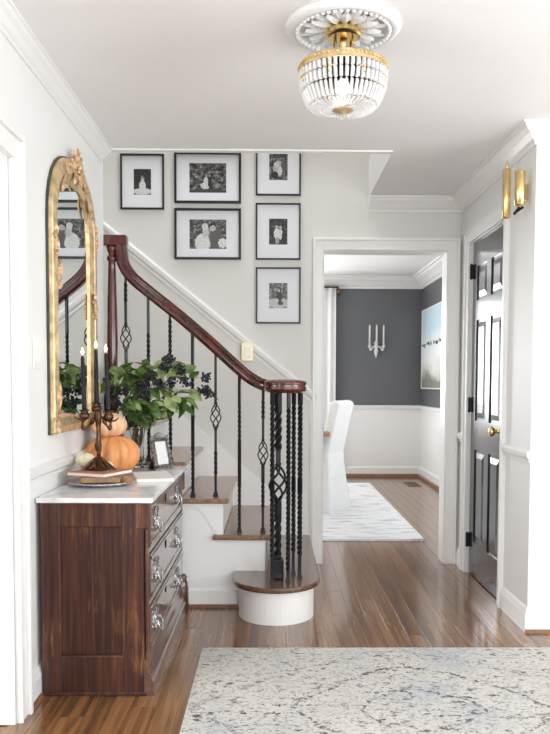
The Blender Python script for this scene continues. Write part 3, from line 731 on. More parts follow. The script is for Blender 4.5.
ml2 = bpy.data.meshes.new('bead'); lm.to_mesh(ml2); lm.free(); ml2.materials.append(M['plaster'])
for k in range(48):
    o = link('bead', ml2, None, md_); o.location = (0, 0, 0); o.rotation_euler = (0, 0, k*PI/24)

ch = thing('ceiling_lamp', 'brass ceiling lamp with a crystal prism bowl', 'lamp', (MX, MY, 2.10))
obj('canopy', lathe(B(), [(0, 2.377), (.05, 2.377), (.056, 2.38), (.061, 2.385), (.061, 2.398), (.057, 2.403), (.057, 2.413), (0, 2.413)], MX, MY, 0, 36), 'brass', ch, smooth=False)
obj('stem', lathe(B(), [(.009, 2.27), (.011, 2.30), (.007, 2.31), (.007, 2.345), (.012, 2.355), (.012, 2.378)], MX, MY, 0, 14), 'brass', ch, smooth=True)
for k in range(4):
    a = PI/4+k*PI/2
    obj('support_rod', tube(B(), [(MX+.04*math.cos(a), MY+.04*math.sin(a), 2.378), (MX+.04*math.cos(a), MY+.04*math.sin(a), 2.33), (MX+.075*math.cos(a), MY+.075*math.sin(a), 2.28), (MX+.141*math.cos(a), MY+.141*math.sin(a), 2.272)], .0035, 6), 'brass', ch, smooth=True)
rg = B()
lathe(rg, [(.139, 2.262), (.147, 2.262), (.150, 2.266), (.150, 2.282), (.147, 2.287), (.139, 2.287), (.139, 2.262)], MX, MY, 0, 64)
obj('rim_band', rg, 'gold', ch)
bd = B(); blob(bd, (.157, 0, .274), .0055, 1)
mb = bpy.data.meshes.new('rim_bead'); bd.to_mesh(mb); bd.free(); mb.materials.append(M['brass'])
rb = B()
for k in range(60):
    a = 2*PI*k/60; blob(rb, (MX+.151*math.cos(a), MY+.151*math.sin(a), 2.275), .0052, 1)
obj('rim_beading', rb, 'brass', ch)
obj('bottom_disc', lathe(B(), [(0, 2.120), (.005, 2.121), (.007, 2.127), (.022, 2.131), (.034, 2.135), (.038, 2.140), (0, 2.142)], MX, MY, 0, 30), 'gold', ch, smooth=True)
obj('lit_bulb', blob(B(), (MX, MY, 2.215), .024, 2, (1, 1, 1.2)), 'bulb', ch, smooth=True)
# one strand of faceted prisms, rim to base
def strand():
    bm = B()
    def prismbar(p0, p1, w, d, seg=4):
        p0, p1 = Vector(p0), Vector(p1); t = p1-p0
        pts = [p0+t*k for k in (0, .08, .92, 1)]; tube(bm, pts, [w*.35, w, w, w*.35], prof=[(1, 0), (.5, .7), (-.5, .7), (-1, 0), (-.5, -.6), (.5, -.6)], up=Vector((0, 1, 0)))
    prismbar((.151, 0, .160), (.150, 0, .134), .0094, 0)
    prismbar((.150, 0, .132), (.144, 0, .098), .0094, 0)
    prismbar((.143, 0, .096), (.120, 0, .050), .0080, 0)
    prismbar((.118, 0, .046), (.078, 0, .038), .0054, 0)
    prismbar((.076, 0, .038), (.036, 0, .040), .0036, 0)
    me = bpy.data.meshes.new('crystal_strand'); bm.to_mesh(me); bm.free(); me.materials.append(M['crystal']); return me
sm = strand()
for k in range(48):
    o = link('crystal_strand', sm, None, ch); o.location = (0, 0, 0); o.scale = (.955, .955, 1); o.rotation_euler = (0, 0, 2*PI*k/48)
for k in range(8):
    a = 2*PI*(k+.5)/8
    bm = B()
    for (da, dz) in ((0, 0), (.09, 0), (-.09, 0), (0, .016), (0, -.016)):
        blob(bm, (MX+.149*math.cos(a+da), MY+.149*math.sin(a+da), 2.232+dz), .0048, 1)
    obj('gilt_rosette', bm, 'brass', ch)
l_ = bpy.data.lights.new('ceiling_lamp_glow', 'POINT'); l_.energy = .5; l_.color = (1, .9, .75); l_.shadow_soft_size = .04
lo = bpy.data.objects.new('ceiling_lamp_glow', l_); C.objects.link(lo); lo.location = (MX, MY, 2.17)

# ------------------------------------------------------------------ foyer rug
rgo = struct('foyer_rug', bx(-.317, 2.35, .9, 3.472, .0006, .011), 'rug', bevel=.003)
del rgo['kind']; tag(rgo, 'large distressed off-white rug with charcoal flecks on the hall floor', 'rug')

# ------------------------------------------------------------------ dresser
DYN, DYF = 2.950, 4.108
dr = thing('dresser', 'antique walnut chest of drawers with a white marble top', 'dresser', (-.68, 3.53, 0))
XB0, XF = -.884, -.482
bm = B()
box(bm, XB0, XB0+.075, DYN, DYN+.03, .0, .748); box(bm, -.575, XF, DYN, DYN+.03, 0, .748); box(bm, XB0+.075, -.575, DYN, DYN+.03, .655, .748); box(bm, XB0+.075, -.575, DYN, DYN+.03, 0, .158)
obj('side_frame', bm, 'dresser', dr, bevel=.004)
obj('side_panel', bx(XB0+.07, -.57, DYN+.018, DYN+.026, .15, .66), 'dresser', dr)
obj('carcass', bx(XB0, XF-.012, DYN+.03, DYF, .03, .748), 'dresser', dr)
obj('corner_block', bx(XF-.04, -.466, DYN-.003, DYN+.045, .645, .748), 'dresser', dr, bevel=.008)
obj('corner_block', bx(XF-.04, -.466, DYF-.04, DYF+.003, .645, .748), 'dresser', dr, bevel=.008)
for ya, yb in ((DYN, DYN+.05), (DYF-.045, DYF)):
    obj('front_stile', bx(XF-.012, XF+.003, ya, yb, .14, .65), 'dresser', dr, bevel=.003)
for zr in (.155, .343, .552):
    obj('drawer_rail', bx(XF-.012, XF+.002, DYN+.05, DYF-.045, zr-.011, zr+.011), 'drawerwood', dr, bevel=.003)
PL = [(0, 0), (.036, 0), (.036, .055), (.028, .062), (.028, .078), (.016, .092), (.012, .11), (.004, .124), (0, .13)]
bm = B(); rings = []
for y in (DYN-.002, DYF+.002): rings.append([bm.verts.new((XF-.010+q[0], y, q[1])) for q in PL])
n = len(PL)
for k in range(n): bm.faces.new((rings[0][k], rings[0][(k+1) % n], rings[1][(k+1) % n], rings[1][k]))
bm.faces.new(rings[0][::-1]); bm.faces.new(rings[1])
obj('plinth', bm, 'drawerwood', dr)
obj('plinth_base', bx(XB0, XF, DYN-.004, DYN+.04, 0, .014), 'dresser', dr, bevel=.003)
obj('plinth_scroll', lathe(B(), [(0, .0), (.030, .0), (.030, .12), (.026, .15), (.018, .168), (.024, .18), (.014, .195), (0, .2)], XF+.006, DYF-.02, 0, 16), 'drawerwood', dr, smooth=True)
def pull(par, y, z):
    bm = B(); x = XF+.010; y_, z_ = y, z; y = z = 0.0
    prism(bm, [(y+q[0], z+q[1]) for q in ((-.045, 0), (-.036, .014), (-.022, .010), (-.016, .026), (0, .034), (.016, .026), (.022, .010), (.036, .014), (.045, 0), (.036, -.014), (.022, -.010), (.014, -.024), (0, -.018), (-.014, -.024), (-.022, -.010), (-.036, -.014))], x-.003, x+.002, 'X')
    for s in (-1, 1):
        blob(bm, (x+.008, y+s*.030, z+.002), .007, 1)
        tube(bm, [(x+.003, y+s*(.012+.012*math.sin(a*.7)), z+.012+.012*math.cos(a)) for a in [i_*.6 for i_ in range(8)]], .0028, 6)
    tube(bm, spline([(x+.012, y-.030, z+.002), (x+.020, y-.034, z-.016), (x+.022, y-.018, z-.030), (x+.022, y, z-.034), (x+.022, y+.018, z-.030), (x+.020, y+.034, z-.016), (x+.012, y+.030, z+.002)], 4), .0036, 8)
    blob(bm, (x+.022, y, z-.034), .006, 1)
    for s in (-1, 1):
        scr = [(x+.004, s*(.020+.016*math.cos(a)*(1-a/9)), .026+.016*math.sin(a)*(1-a/9)) for a in [i_*.55 for i_ in range(12)]]
        tube(bm, scr, .003, 6)
        scr = [(x+.004, s*(.020+.014*math.cos(a)*(1-a/9)), -.020-.014*math.sin(a)*(1-a/9)) for a in [i_*.55 for i_ in range(12)]]
        tube(bm, scr, .003, 6)
    for v in bm.verts: v.co = Vector((v.co.x, y_+v.co.y*1.25, z_+v.co.z*1.3))
    return obj('pull', bm, 'nickel', par)
for za, zb in ((.566, .742), (.357, .538), (.169, .329)):
    d = obj('drawer', bx(XF-.012, XF+.008, DYN+.051, DYF-.046, za, zb), 'drawerwood', dr, bevel=.004)
    zc = (za+zb)/2
    obj('drawer_moulding', bx(XF+.008, XF+.012, DYN+.06, DYF-.055, za+.012, za+.02), 'drawerwood', d); obj('drawer_moulding', bx(XF+.008, XF+.012, DYN+.06, DYF-.055, zb-.02, zb-.012), 'drawerwood', d)
    pull(d, 3.125, zc); pull(d, 3.79, zc)
    obj('escutcheon', bx(XF+.008, XF+.011, 3.41, 3.432, zc+.03, zc+.068), 'velvet', d, bevel=.001)
mt_ = obj('marble_top', bx(-.897, -.456, DYN-.012, DYF+.012, .748, .768), 'marble', dr, bevel=.004)
mt_['label'] = 'white marble slab'
TZ = .768

# ------------------------------------------------------------------ mirror
mr = thing('wall_mirror', 'tall arched gilt mirror with carved crest on the left wall', 'mirror', (XL, 3.52, 1.0))
my0, my1, mz0, mzs = 3.135, 3.905, .995, 1.87     # outer sides, bottom, spring line
def arch(off, n=14):
    a0, a1, zb = my0+off, my1-off, mz0+off*.6
    yc = (a0+a1)/2; w = (a1-a0)/2; hh = 2.175-mzs-off
    pts = [(a0, zb), (a1, zb)]
    for k in range(n+1):
        a = PI*k/n; ca, sa = math.cos(a), math.sin(a)
        pts.append((yc+w*(abs(ca)**.85)*(1 if ca > 0 else -1), mzs+hh*sa**.95))
    return pts
def arch_band(o0, o1, x0, x1, x2=None):
    bm = B(); A, D = arch(o0), arch(o1); n = len(A)
    rows = [[bm.verts.new((x, *p)) for p in P_] for P_, x in ((A, x0), (A, x1), (D, x1 if x2 is None else x2), (D, x0))]
    for r_ in range(4):
        a, c = rows[r_], rows[(r_+1) % 4]
        for k in range(n): bm.faces.new((a[k], a[(k+1) % n], c[(k+1) % n], c[k]))
    return bm
xm = XL+.001
obj('outer_edge', arch_band(-.004, .03, xm, xm+.010), 'golddark', mr)
obj('frame', arch_band(.002, .055, xm+.004, xm+.030, xm+.034), 'gold', mr, bevel=.006)
obj('inner_frame', arch_band(.055, .098, xm+.004, xm+.028, xm+.016), 'gold', mr)
obj('bead_edge', arch_band(.094, .104, xm+.004, xm+.018), 'gold', mr, bevel=.003)
bm = B(); prism(bm, arch(.099), xm+.003, xm+.010, 'X'); obj('glass', bm, 'mirror', mr)
def scroll(bm, c, r, turns=1.3, a0=0, s=1, th=.008, x=None):
    pts = []; rad = []
    for q in range(22):
        t = q/21; a = a0+s*turns*2*PI*t; rr = r*(1-.82*t)
        pts.append((c[0]+.008*t, c[1]+rr*math.cos(a), c[2]+rr*math.sin(a))); rad.append(th*(1-.5*t))
    tube(bm, pts, rad, 6, up=Vector((1, 0, 0)))
def leafrel(bm, p, d, ln, w, th=.012):
    """carved leaf lying on the frame: point p (x,y,z), direction d in (y,z)"""
    d = Vector((d[0], d[1])).normalized(); nrm = Vector((-d.y, d.x)); vs = []
    for q in range(6):
        t = q/5; ww = w*math.sin(PI*(.1+.88*t)); lift = th*math.sin(PI*t)+.006*t
        c = Vector((p[1], p[2]))+d*ln*t
        vs.append([bm.verts.new((p[0]+lift*.3, *(c+nrm*ww))), bm.verts.new((p[0]+lift+th*.4, *c)), bm.verts.new((p[0]+lift*.3, *(c-nrm*ww)))])
    for a, c in zip(vs, vs[1:]):
        for k in (0, 1): bm.faces.new((a[k], a[k+1], c[k+1], c[k]))
xo = xm+.030; yc = 3.52; CS = 0
bm = B()
for s in (-1, 1):
    scroll(bm, (xo, yc+s*.055, 2.185), .042, 1.4, PI/2, s, .011)
    scroll(bm, (xo, yc+s*.13, 2.150), .036, 1.2, 0 if s > 0 else PI, -s, .010)
    scroll(bm, (xo-.01, yc+s*.20, 2.105), .030, 1.2, PI/2, s, .009)
    leafrel(bm, (xo, yc+s*.02, 2.16), (s*1.0, .25), .12, .028); leafrel(bm, (xo, yc+s*.10, 2.14), (s*1.0, -.35), .14, .026)
    leafrel(bm, (xo, yc+s*.22, 2.07), (s*.7, -.8), .14, .024); leafrel(bm, (xo, yc+s*.02, 2.18), (s*.6, .8), .09, .024)
    leafrel(bm, (xo, yc+s*.03, 2.15), (s*.4, -.9), .09, .022)
for k in range(7): blob(bm, (xo+.012, yc+.02*math.sin(k*2.3), 2.15+.018*k), .016-.001*k, 1, (1, 1, 1))
leafrel(bm, (xo, yc, 2.19), (0, 1), .085, .026); blob(bm, (xo+.02, yc, 2.175), .022, 2, (.8, 1, 1.3))
bmesh.ops.transform(bm, matrix=Matrix.Translation((0, 3.52, 2.125)) @ Matrix.Diagonal((1, .86, .82, 1)) @ Matrix.Translation((0, -3.52, -2.14)), verts=bm.verts)
for v in bm.verts: v.co.x = xo+(v.co.x-xo)*.75
obj('crest', bm, 'rosegold', mr)
for (y, z, dz) in ((my1-.03, 1.93, -1), (my0+.03, 1.80, -1), (my1-.06, 1.60, -1), (my0+.075, 1.62, 1), (my1-.035, 1.09, 1), (my0+.035, 1.06, 1)):
    bm = B(); big = 1.15 if z < 1.2 else .62
    leafrel(bm, (xo-.004, y, z), (.15, dz), .13*big, .026*big); leafrel(bm, (xo-.004, y, z), (-.2, -dz), .06*big, .022*big)
    scroll(bm, (xo-.002, y+.012, z+.01), .022*big, 1.2, 0, 1, .007); scroll(bm, (xo-.002, y-.012, z-.012), .02*big, 1.2, PI, -1, .007)
    for q in range(4): blob(bm, (xo+.004, y+.006*math.sin(q*3), z+dz*(.02+.02*q)), .009, 1)
    obj('carved_ornament', bm, 'rosegold', mr)

# ------------------------------------------------------------------ things on the dresser
# silver tray
tr = B(); TX, TY = -.735, 3.335
lathe(tr, [(0, .001), (.105, .001), (.112, .004), (.128, .011), (.142, .013), (.146, .016), (.142, .019), (.128, .015), (.11, .008), (.10, .006), (0, .006)], TX, TY, TZ, 48, wob=lambda a, k: 1+(.012*math.cos(a*24) if 3 <= k <= 7 else 0))
tag(obj('tray', tr, 'silver', smooth=True), 'round silver tray with beaded rim under the stacked books', 'tray')
def book(name, label, cx, cy, z, lx, ly, th, rz, cov, pg='paper'):
    t = thing(name, label, 'book', (cx, cy, z))
    mtx = Matrix.Translation((cx, cy, z)) @ Matrix.Rotation(rz, 4, 'Z')
    bm = B(); c = .0025
    box(bm, -lx/2, lx/2, -ly/2, ly/2, 0, c, mtx); box(bm, -lx/2, lx/2, -ly/2, ly/2, th-c, th, mtx); box(bm, -lx/2, -lx/2+c, -ly/2, ly/2, c, th-c, mtx)
    obj('cover', bm, cov, t)
    obj('pages', box(B(), -lx/2+c, lx/2-.004, -ly/2+.004, ly/2-.004, c, th-c, mtx), pg, t)
    return t
book('book', 'brown leather book lying on the silver tray, lower of two', TX+.005, TY-.005, TZ+.0195, .165, .20, .026, math.radians(8), 'bookcov2', 'agedpages')
book('book', 'thin salmon covered book on top of the brown book', TX-.003, TY-.005, TZ+.046, .19, .21, .016, math.radians(-24), 'bookcov')
BZ = TZ+.0622
# white booklet
t = book('book', 'white paperback lying flat in front of the silver photo frame', -.553, 3.573, TZ+.0005, .165, .30, .014, math.radians(14), 'paper')
# candelabra
CX, CY = -.752, 3.36
cd = thing('candelabra', 'aged bronze three-armed candelabra standing on the stacked books', 'candelabra', (CX, CY, BZ))
bm = B()
lathe(bm, [(.0, 0), (.066, 0), (.062, .006), (.050, .012), (.036, .022), (.026, .034), (.016, .05), (.0, .06)], CX, CY, BZ, 22, wob=lambda a, k: 1+.16*math.sin(a*5+k)+.08*math.sin(a*9-k*2))
for k in range(9):
    a = k*2*PI/9; tube(bm, [(CX+.012*math.cos(a), CY+.012*math.sin(a), BZ+.05), (CX+.036*math.cos(a+.2), CY+.036*math.sin(a+.2), BZ+.026), (CX+.064*math.cos(a+.1), CY+.064*math.sin(a+.1), BZ+.007)], [.007, .008, .005], 7)
obj('base', bm, 'bronze', cd)
def wobr(a, k): return 1+.14*math.sin(a*3+k*1.3)
bm = lathe(B(), [(.010, .045), (.009, .075), (.012, .085), (.016, .105), (.012, .118), (.010, .135), (.009, .18), (.013, .21), (.017, .232), (.013, .248), (.010, .262), (.0, .265)], CX, CY, BZ, 14, wob=wobr)
obj('trunk', bm, 'bronze', cd, smooth=True)
cups = [(CX-.056, CY-.012, BZ+.242), (CX-.008, CY+.01, BZ+.272), (CX+.046, CY-.008, BZ+.237)]
for k, c in enumerate(cups):
    cx_, cy_, cz_ = c
    if k != 1:
        s = -1 if k == 0 else 1
        obj('arm', tube(B(), spline([(CX, CY, BZ+.228), (CX+s*.018, CY, BZ+.224), (CX+s*.03, CY, BZ+.20), (cx_+s*.004, cy_, BZ+.178), (cx_+s*.008, cy_, BZ+.205), (cx_, cy_, cz_-.018)], 5), [.007+.003*math.sin(i_*.9) for i_ in range(26)], 8), 'bronze', cd, smooth=True)
        obj('twig', tube(B(), [(cx_, cy_, cz_-.03), (cx_+s*.03, cy_, cz_-.024), (cx_+s*.045, cy_, cz_-.012)], [.005, .004, .002], 6), 'bronze', cd)
    cp = obj('candle_cup', lathe(B(), [(0, -.030), (.008, -.028), (.018, -.020), (.022, -.008), (.018, .002), (.013, .006), (.021, .013), (.024, .016), (.014, .014), (.0, .008)], cx_, cy_, cz_, 18, wob=lambda a, q: 1+.05*math.sin(a*6)), 'bronze', cd, smooth=True)
# taper candles, each with its flame
tops = [(-.006, 1.336), (-.002, 1.366), (-.010, 1.350)]; nms = ['left black taper candle burning in the candelabra', 'middle black taper candle burning, tallest in the candelabra', 'right black taper candle burning in the candelabra']
for c, (dx, zt), nm in zip(cups, tops, nms):
    t = thing('taper_candle', nm, 'candle', (c[0], c[1], c[2]+.0085), 'burning black taper candles')
    z0 = c[2]+.0085; zt -= .018
    obj('wax', tube(B(), [(c[0], c[1], z0), (c[0]+dx*.1, c[1], z0+.02), (c[0]+dx*.9, c[1], zt-.012), (c[0]+dx, c[1], zt)], [.0105, .0105, .0082, .004], 14), 'candle', t, smooth=True)
    obj('wick', tube(B(), [(c[0]+dx, c[1], zt-.001), (c[0]+dx, c[1], zt+.008)], .0008, 5), 'velvet', t)
    obj('flame', lathe(B(), [(0, 0), (.0035, .004), (.0055, .011), (.004, .02), (.0015, .028), (0, .033)], c[0]+dx, c[1], zt+.004, 12), 'flame', t, smooth=True)
# pumpkins
def pumpkin(label, cx, cy, z, r, hgt, ribs, mat, stem=True, sl=.03, tilt=0):
    t = thing('pumpkin', label, 'pumpkin', (cx, cy, z))
    prof = []
    n_ = 14
    for k in range(n_+1):
        a = -PI/2+PI*k/n_; prof.append((max(0.0, r*math.cos(a)**.8 if 0 < k < n_ else 0), hgt/2+hgt/2*math.sin(a)*(1-.10*math.cos(a*2) if False else 1)))
    prof[0] = (0, hgt*.045); prof[-1] = (0, hgt*.93)
    prof[1] = (prof[1][0], hgt*.004)
    obj('body', lathe(B(), prof, cx, cy, z, ribs*6, wob=lambda a, k: 1-.17*(abs(math.cos(a*ribs/2))**5)), mat, t, smooth=True)
    if stem:
        p = spline([(cx, cy, z+hgt*.90), (cx+.002, cy, z+hgt*.96+sl*.4), (cx+.008, cy, z+hgt+sl)], 4)
        obj('stem', tube(B(), p, [r*.11-.0006*i_ for i_ in range(len(p))], 6), 'pstem', t)
    return t
pumpkin('large orange ribbed pumpkin at the base of the pumpkin stack', -.769, 3.73, TZ+.0005, .131, .186, 11, 'pump1', False)
pumpkin('peach pumpkin stacked on top of the large orange pumpkin', -.786, 3.73, TZ+.176, .088, .118, 9, 'pump2', True, .012)
pumpkin('small cream pumpkin with a pale stem at the candelabra base', -.828, 3.435, TZ+.0625, .042, .066, 8, 'pump3', True, .028)
pumpkin('tiny cream gourd tucked behind the candelabra base', -.745, 3.485, TZ+.02, .034, .066, 7, 'pump3', False)
# silver photo frame
ang = math.radians(56); fx, fy = -.552, 3.925
t = thing('photo_frame', 'small ornate silver photo frame standing beside the glass vase', 'photo frame', (fx, fy, TZ))
fm = Matrix.Translation((fx, fy, TZ+.003)) @ Matrix.Rotation(ang, 4, 'Z') @ Matrix.Rotation(math.radians(-13), 4, 'X')
bm = B(); fw2, fh = .062, .165
for (a, c, e, g_) in ((-fw2, -fw2+.022, 0, fh), (fw2-.022, fw2, 0, fh), (-fw2, fw2, 0, .024), (-fw2, fw2, fh-.024, fh)): box(bm, a, c, -.008, .006, e, g_, fm)
for k in range(26):
    q = k/26*4; s = int(q); u_ = q-s
    p = [(-fw2+2*fw2*u_, 0), (fw2, fh*u_), (fw2-2*fw2*u_, fh), (-fw2, fh*(1-u_))][s]
    blob(bm, fm @ Vector((p[0], -.006, p[1])), .009, 1)
for k in range(5): blob(bm, fm @ Vector((-.024+.012*k, -.006, fh+.008+.008*math.sin(PI*k/4))), .009, 1)
obj('border', bm, 'silver', t)
obj('picture', box(B(), -fw2+.02, fw2-.02, -.004, .002, .022, fh-.022, fm), 'paper', t)
bm = B(); box(bm, -fw2+.004, fw2-.004, .006, .009, .004, fh-.004, fm)
obj('backing', bm, 'velvet', t)
em = Matrix.Translation((fx, fy, TZ)) @ Matrix.Rotation(ang, 4, 'Z')
obj('easel_leg', prism(B(), [(.012, .004), (.012, .05), (.03, .115), (.036, .115), (.088, .001), (.074, .001)], -.016, .016, 'X', em), 'velvet', t)
# vase with cut branches
VXc, VYc = -.695, 4.015
vs_ = B(); lathe(vs_, [(0, .001), (.040, .001), (.044, .006), (.040, .05), (.034, .11), (.034, .15), (.044, .20), (.058, .235), (.055, .236), (.041, .20), (.031, .15), (.031, .11), (.036, .05), (.038, .014), (0, .012)], VXc, VYc, TZ, 32)
tag(obj('vase', vs_, 'glass', smooth=True), 'clear flared glass vase holding leafy branches', 'vase')
fo = thing('branch_arrangement', 'leafy green branches with dark berry clusters in the glass vase', 'plant', (VXc, VYc, TZ+.02))
rnd = random.Random(3)
ends = [(-.83, 3.93, 1.20), (-.80, 3.99, 1.27), (-.74, 3.93, 1.24), (-.71, 4.03, 1.27), (-.66, 3.93, 1.22), (-.63, 4.05, 1.29), (-.58, 3.94, 1.25), (-.54, 4.04, 1.31), (-.50, 3.95, 1.28), (-.45, 4.03, 1.26), (-.40, 3.98, 1.23), (-.37, 4.05, 1.17), (-.42, 3.92, 1.13), (-.50, 3.90, 1.14), (-.60, 3.88, 1.10), (-.72, 3.89, 1.12), (-.78, 3.95, 1.10), (-.66, 3.90, 1.05), (-.55, 3.92, 1.06), (-.48, 3.96, 1.09), (-.70, 3.93, 1.06)]
def leafmesh(ln, w, curl):
    bm = B(); vs = []
    for q in range(6):
        t = q/5; ww = w*math.sin(PI*(.04+.95*t**.9)); z = curl*ln*(t*t)
        vs.append([bm.verts.new((ln*t, -ww, z+ww*.35)), bm.verts.new((ln*t, 0, z)), bm.verts.new((ln*t, ww, z+ww*.35))])
    for a, c in zip(vs, vs[1:]):
        for k in (0, 1): bm.faces.new((a[k], a[k+1], c[k+1], c[k]))
    me = bpy.data.meshes.new('leaf'); bm.to_mesh(me); bm.free()
    for p in me.polygons: p.use_smooth = True
    return me
lms = []
for a in ((.088, .026, -.25), (.098, .032, -.4), (.074, .024, .15)):
    for mm in ('leaf', 'leafback', 'leaf'):
        me = leafmesh(*a); me.materials.append(M[mm]); lms.append(me)
stems = []
for e in ends:
    a = rnd.uniform(0, 2*PI); bx_, by_ = VXc+.02*math.cos(a), VYc+.02*math.sin(a)
    nk = (VXc-.6*.04*math.cos(a), VYc-.6*.03*math.sin(a), TZ+.20)
    mid = (nk[0]*.45+e[0]*.55, nk[1]*.45+e[1]*.55, max(nk[2], e[2])-.02)
    sp = spline([(bx_, by_, TZ+.02), nk, mid, e], 6); stems.append(sp)
    obj('stem', tube(B(), sp, [.0032-.0001*i_ for i_ in range(len(sp))], 6), 'stem', fo)
off = Vector((VXc, VYc, TZ+.02))
for sp in stems:
    for k in range(8):
        p = sp[rnd.randint(10, len(sp)-1)]
        a = rnd.uniform(0, 2*PI); el = rnd.uniform(-.95, .45)
        d = Vector((math.cos(a)*math.cos(el), math.sin(a)*math.cos(el)*.8-.25, math.sin(el)))
        if p.y+d.y*.07 > 4.15 : d.y = -abs(d.y)
        if p.x+d.x*.07 < XL+.01: d.x = abs(d.x)
        q = d.to_track_quat('X', 'Z'); 
        o = link('leaf', rnd.choice(lms), None, fo); o.location = p-off; o.rotation_mode = 'QUATERNION'
        from mathutils import Quaternion
        o.rotation_quaternion = q @ Quaternion((1, 0, 0), rnd.uniform(-.7, .7)+(.7 if rnd.random() < .7 else 0))
bc = [(-.825, 3.92, 1.225), (-.80, 3.95, 1.16), (-.745, 3.90, 1.17), (-.70, 3.90, 1.12), (-.64, 3.89, 1.155), (-.655, 3.92, 1.20), (-.575, 3.90, 1.20), (-.54, 3.93, 1.29), (-.525, 3.96, 1.325), (-.505, 3.90, 1.21), (-.47, 3.94, 1.27), (-.44, 3.93, 1.21), (-.345, 4.02, 1.235), (-.36, 4.0, 1.17), (-.335, 4.03, 1.15), (-.61, 3.90, 1.24), (-.79, 3.90, 1.11)]
for c in bc:
    bm = B(); 
    for k in range(34):
        v = Vector((rnd.gauss(0, 1), rnd.gauss(0, 1), rnd.gauss(0, 1))).normalized()*.031*rnd.random()**.4
        p_ = Vector(c)+Vector((v.x*1.1, v.y*.8, v.z)); blob(bm, p_, rnd.uniform(.0052, .0078), 1)
        if k % 3 == 0: tube(bm, [Vector(c)+Vector((0, 0, -.02)), p_], .0011, 4)
    obj('berry_cluster', bm, 'berry', fo)

# ------------------------------------------------------------------ dining room things
o = obj('dining_rug', bx(-1.6, 1.17, 5.95, 9.4, .0006, .012), 'drug'); tag(o, 'pale washed rug under the dining table', 'rug')
fr = B()
for k in range(150):
    x = -1.0+2.16*k/150; 
    prism(fr, [(x, 5.95), (x+.007, 5.95), (x+.010+rnd.uniform(-.004, .004), 5.91), (x+.004, 5.905)], .002, .006, 'Z')
f_ = obj('fringe', fr, 'drug', o); f_['kind'] = 'stuff'
# dining table corner
t = thing('dining_table', 'wooden dining table whose corner shows past the door casing', 'table', (-.25, 7.7, .012))
obj('tabletop', bx(-1.05, .51, 6.98, 8.8, .735, .775), 'oakedge', t, bevel=.005)
obj('apron', bx(-.95, .41, 7.08, 8.7, .66, .735), 'oakedge', t)
for x, y in ((-.93, 7.1), (.34, 7.15), (-.93, 8.63), (.34, 8.63)): obj('leg', lathe(B(), [(.02, .012), (.03, .1), (.035, .4), (.028, .6), (.04, .66)], x+.03, y+.03, 0, 12), 'oakedge', t, smooth=True)
# slipcovered chair
t = thing('dining_chair', 'white slipcovered dining chair with a tall leaning back', 'chair', (.50, 7.45, .012))
cm = Matrix.Translation((.43, 7.42, .0125)) @ Matrix.Rotation(math.radians(-24), 4, 'Z')
bm = B(); prism(bm, [(.10, .44), (.13, .30), (.20, .30), (.185, .55), (.25, .85), (.285, 1.0), (.275, 1.03), (.23, 1.04), (.185, 1.02), (.15, .85), (.105, .60)], -.23, .23, 'Y', cm)
obj('back_cover', bm, 'fabric', t, bevel=.025)
obj('seat_cover', box(B(), -.30, .17, -.235, .235, .40, .48, cm), 'fabric', t, bevel=.02)
bm = B(); n_ = 64; rows = []
for z, ex in ((.42, 0), (.2, .02), (.0, .045)):
    rg_ = []
    for k in range(n_):
        a = 2*PI*k/n_; ca, sa = math.cos(a), math.sin(a); s = 1/max(abs(ca), abs(sa)); w = ex*(1+.5*math.sin(k*1.9))
        rg_.append(bm.verts.new(cm @ Vector((-.06+(.245+w)*ca*s, (.235+w)*sa*s, z))))
    rows.append(rg_)
for a, c in zip(rows, rows[1:]):
    for k in range(n_): bm.faces.new((a[k], a[(k+1) % n_], c[(k+1) % n_], c[k]))
obj('skirt', bm, 'fabric', t, smooth=True)
# curtains
def curtain(name, label, p0, p1, z0, z1, folds, depth, flare=0):
    """pleated cloth hung from p0 to p1 (xy), closed thin volume"""
    p0, p1 = Vector(p0), Vector(p1); d = p1-p0; nrm = Vector((d.y, -d.x)).normalized(); bm = B(); n_ = folds*8; cols = []
    for k in range(n_+1):
        t = k/n_; row = []
        for j in range(7):
            s = j/6; z = z1+(z0-z1)*s
            w = depth*math.sin(t*folds*2*PI+.6*s)*(.6+.4*s)
            p = p0+d*t+nrm*w+nrm*flare*s*s
            row.append(bm.verts.new((p.x, p.y, z)))
        cols.append(row)
    for a, c in zip(cols, cols[1:]):
        for j in range(6): bm.faces.new((a[j], a[j+1], c[j+1], c[j]))
    o = obj(name, bm, 'curtain', smooth=True); md = o.modifiers.new('thickness', 'SOLIDIFY'); md.thickness = .003
    return tag(o, label, 'curtain')
curtain('curtain', 'white pleated curtain hanging at the left of the charcoal wall', (.35, DY-.11), (.80, DY-.11), .015, 2.43, 5, .035)
curtain('curtain', 'white curtain falling to the floor beside the right casing', (1.76, 7.72), (1.76, 8.02), .015, 2.40, 4, .03, .11)
t = thing('curtain_rod', 'thin dark rod with a round bronze finial above the left curtain', 'curtain rod', (.2, DY-.11, 2.38))
obj('rod', tube(B(), [(-.9, DY-.11, 2.44), (.82, DY-.11, 2.44)], .010, 10), 'bronze', t)
obj('finial', blob(B(), (.832, DY-.11, 2.385), .028, 2), 'vent', t, smooth=True)
obj('bracket', bx(.815, .83, DY-.11, DY, 2.36, 2.45), 'bronze', t)
t = thing('curtain_rod', 'thin rod above the right dining room window', 'curtain rod', (1.80, 7, 2.4))
obj('rod', tube(B(), [(1.76, 5.9, 2.41), (1.76, 8.06, 2.41)], .010, 10), 'bronze', t)
obj('bracket', bx(1.76, DX, 8.03, 8.045, 2.40, 2.42), 'bronze', t)
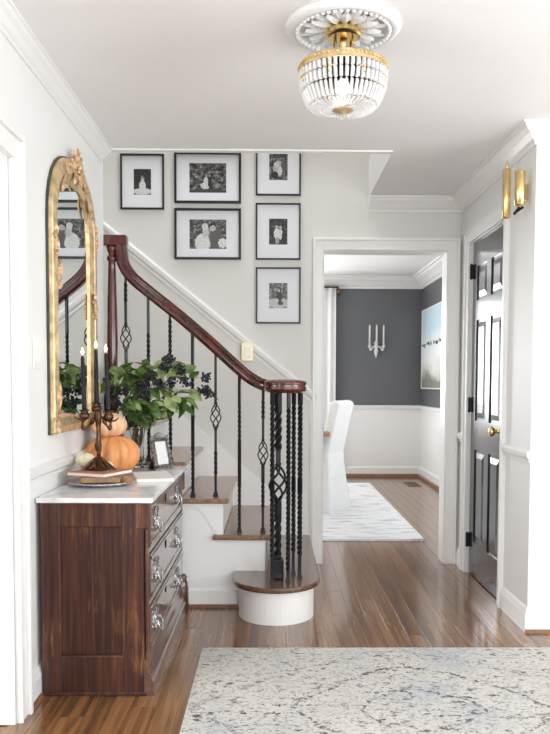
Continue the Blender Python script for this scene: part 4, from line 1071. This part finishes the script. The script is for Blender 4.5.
# sconce with three candles
sx_, sz_ = 1.328, 1.70
t = thing('wall_sconce', 'white three-candle sconce on the charcoal dining room wall', 'sconce', (sx_, DY, 1.55))
ys_ = DY-.075
obj('body', lathe(B(), [(0, 1.545), (.008, 1.55), (.012, 1.575), (.022, 1.60), (.030, 1.63), (.024, 1.66), (.034, 1.69), (.022, 1.715), (.030, 1.74), (.012, 1.77), (0, 1.775)], sx_, DY-.03, 0, 16), 'plaster', t, smooth=True)
for k, dx in enumerate((-.09, 0, .09)):
    obj('arm', tube(B(), spline([(sx_, DY-.03, 1.66), (sx_+dx*.45, DY-.06, 1.69), (sx_+dx*.85, ys_, 1.64), (sx_+dx, ys_, 1.68 if dx else 1.70)], 5), .009, 8), 'plaster', t, smooth=True)
    obj('cup', lathe(B(), [(.008, 1.665), (.012, 1.68), (.024, 1.69), (.026, 1.70), (.012, 1.705), (.014, 1.72)], sx_+dx, ys_, 0, 14), 'plaster', t, smooth=True)
    obj('candle', lathe(B(), [(.012, 1.72), (.0115, 1.95), (.006, 1.965), (0, 1.975)], sx_+dx, ys_, 0, 12), 'fabric', t, smooth=True)
# painting
t = thing('painting', 'pale blue coastal painting on the right dining wall', 'painting', (DX, 9.35, 1.16))
obj('canvas', bx(DX-.035, DX-.001, 8.66, 9.96, 1.165, 2.125), 'painting', t)
bm = B()
for q in ((8.645, 8.66, 1.15, 2.14), (9.96, 9.975, 1.15, 2.14), (8.66, 9.96, 1.15, 1.165), (8.66, 9.96, 2.125, 2.14)): box(bm, DX-.042, DX-.001, *q)
obj('frame', bm, 'trim', t)
# floor vent
t = thing('floor_vent', 'bronze slotted floor vent near the dining room corner', 'vent', (1.68, 9.35, 0))
obj('rim', box(box(box(box(B(), 1.60, 1.615, 9.15, 9.55, 0.0008, .007), 1.745, 1.76, 9.15, 9.55, .0008, .007), 1.615, 1.745, 9.15, 9.165, .0008, .007), 1.615, 1.745, 9.535, 9.55, .0008, .007), 'vent', t)
obj('grille_back', bx(1.615, 1.745, 9.165, 9.535, .0008, .002), 'velvet', t)
for k in range(11): obj('slat', bx(1.615, 1.745, 9.18+.032*k, 9.192+.032*k, .002, .006), 'vent', t)

for o in bpy.data.objects:
    if '_o' in o: del o['_o']
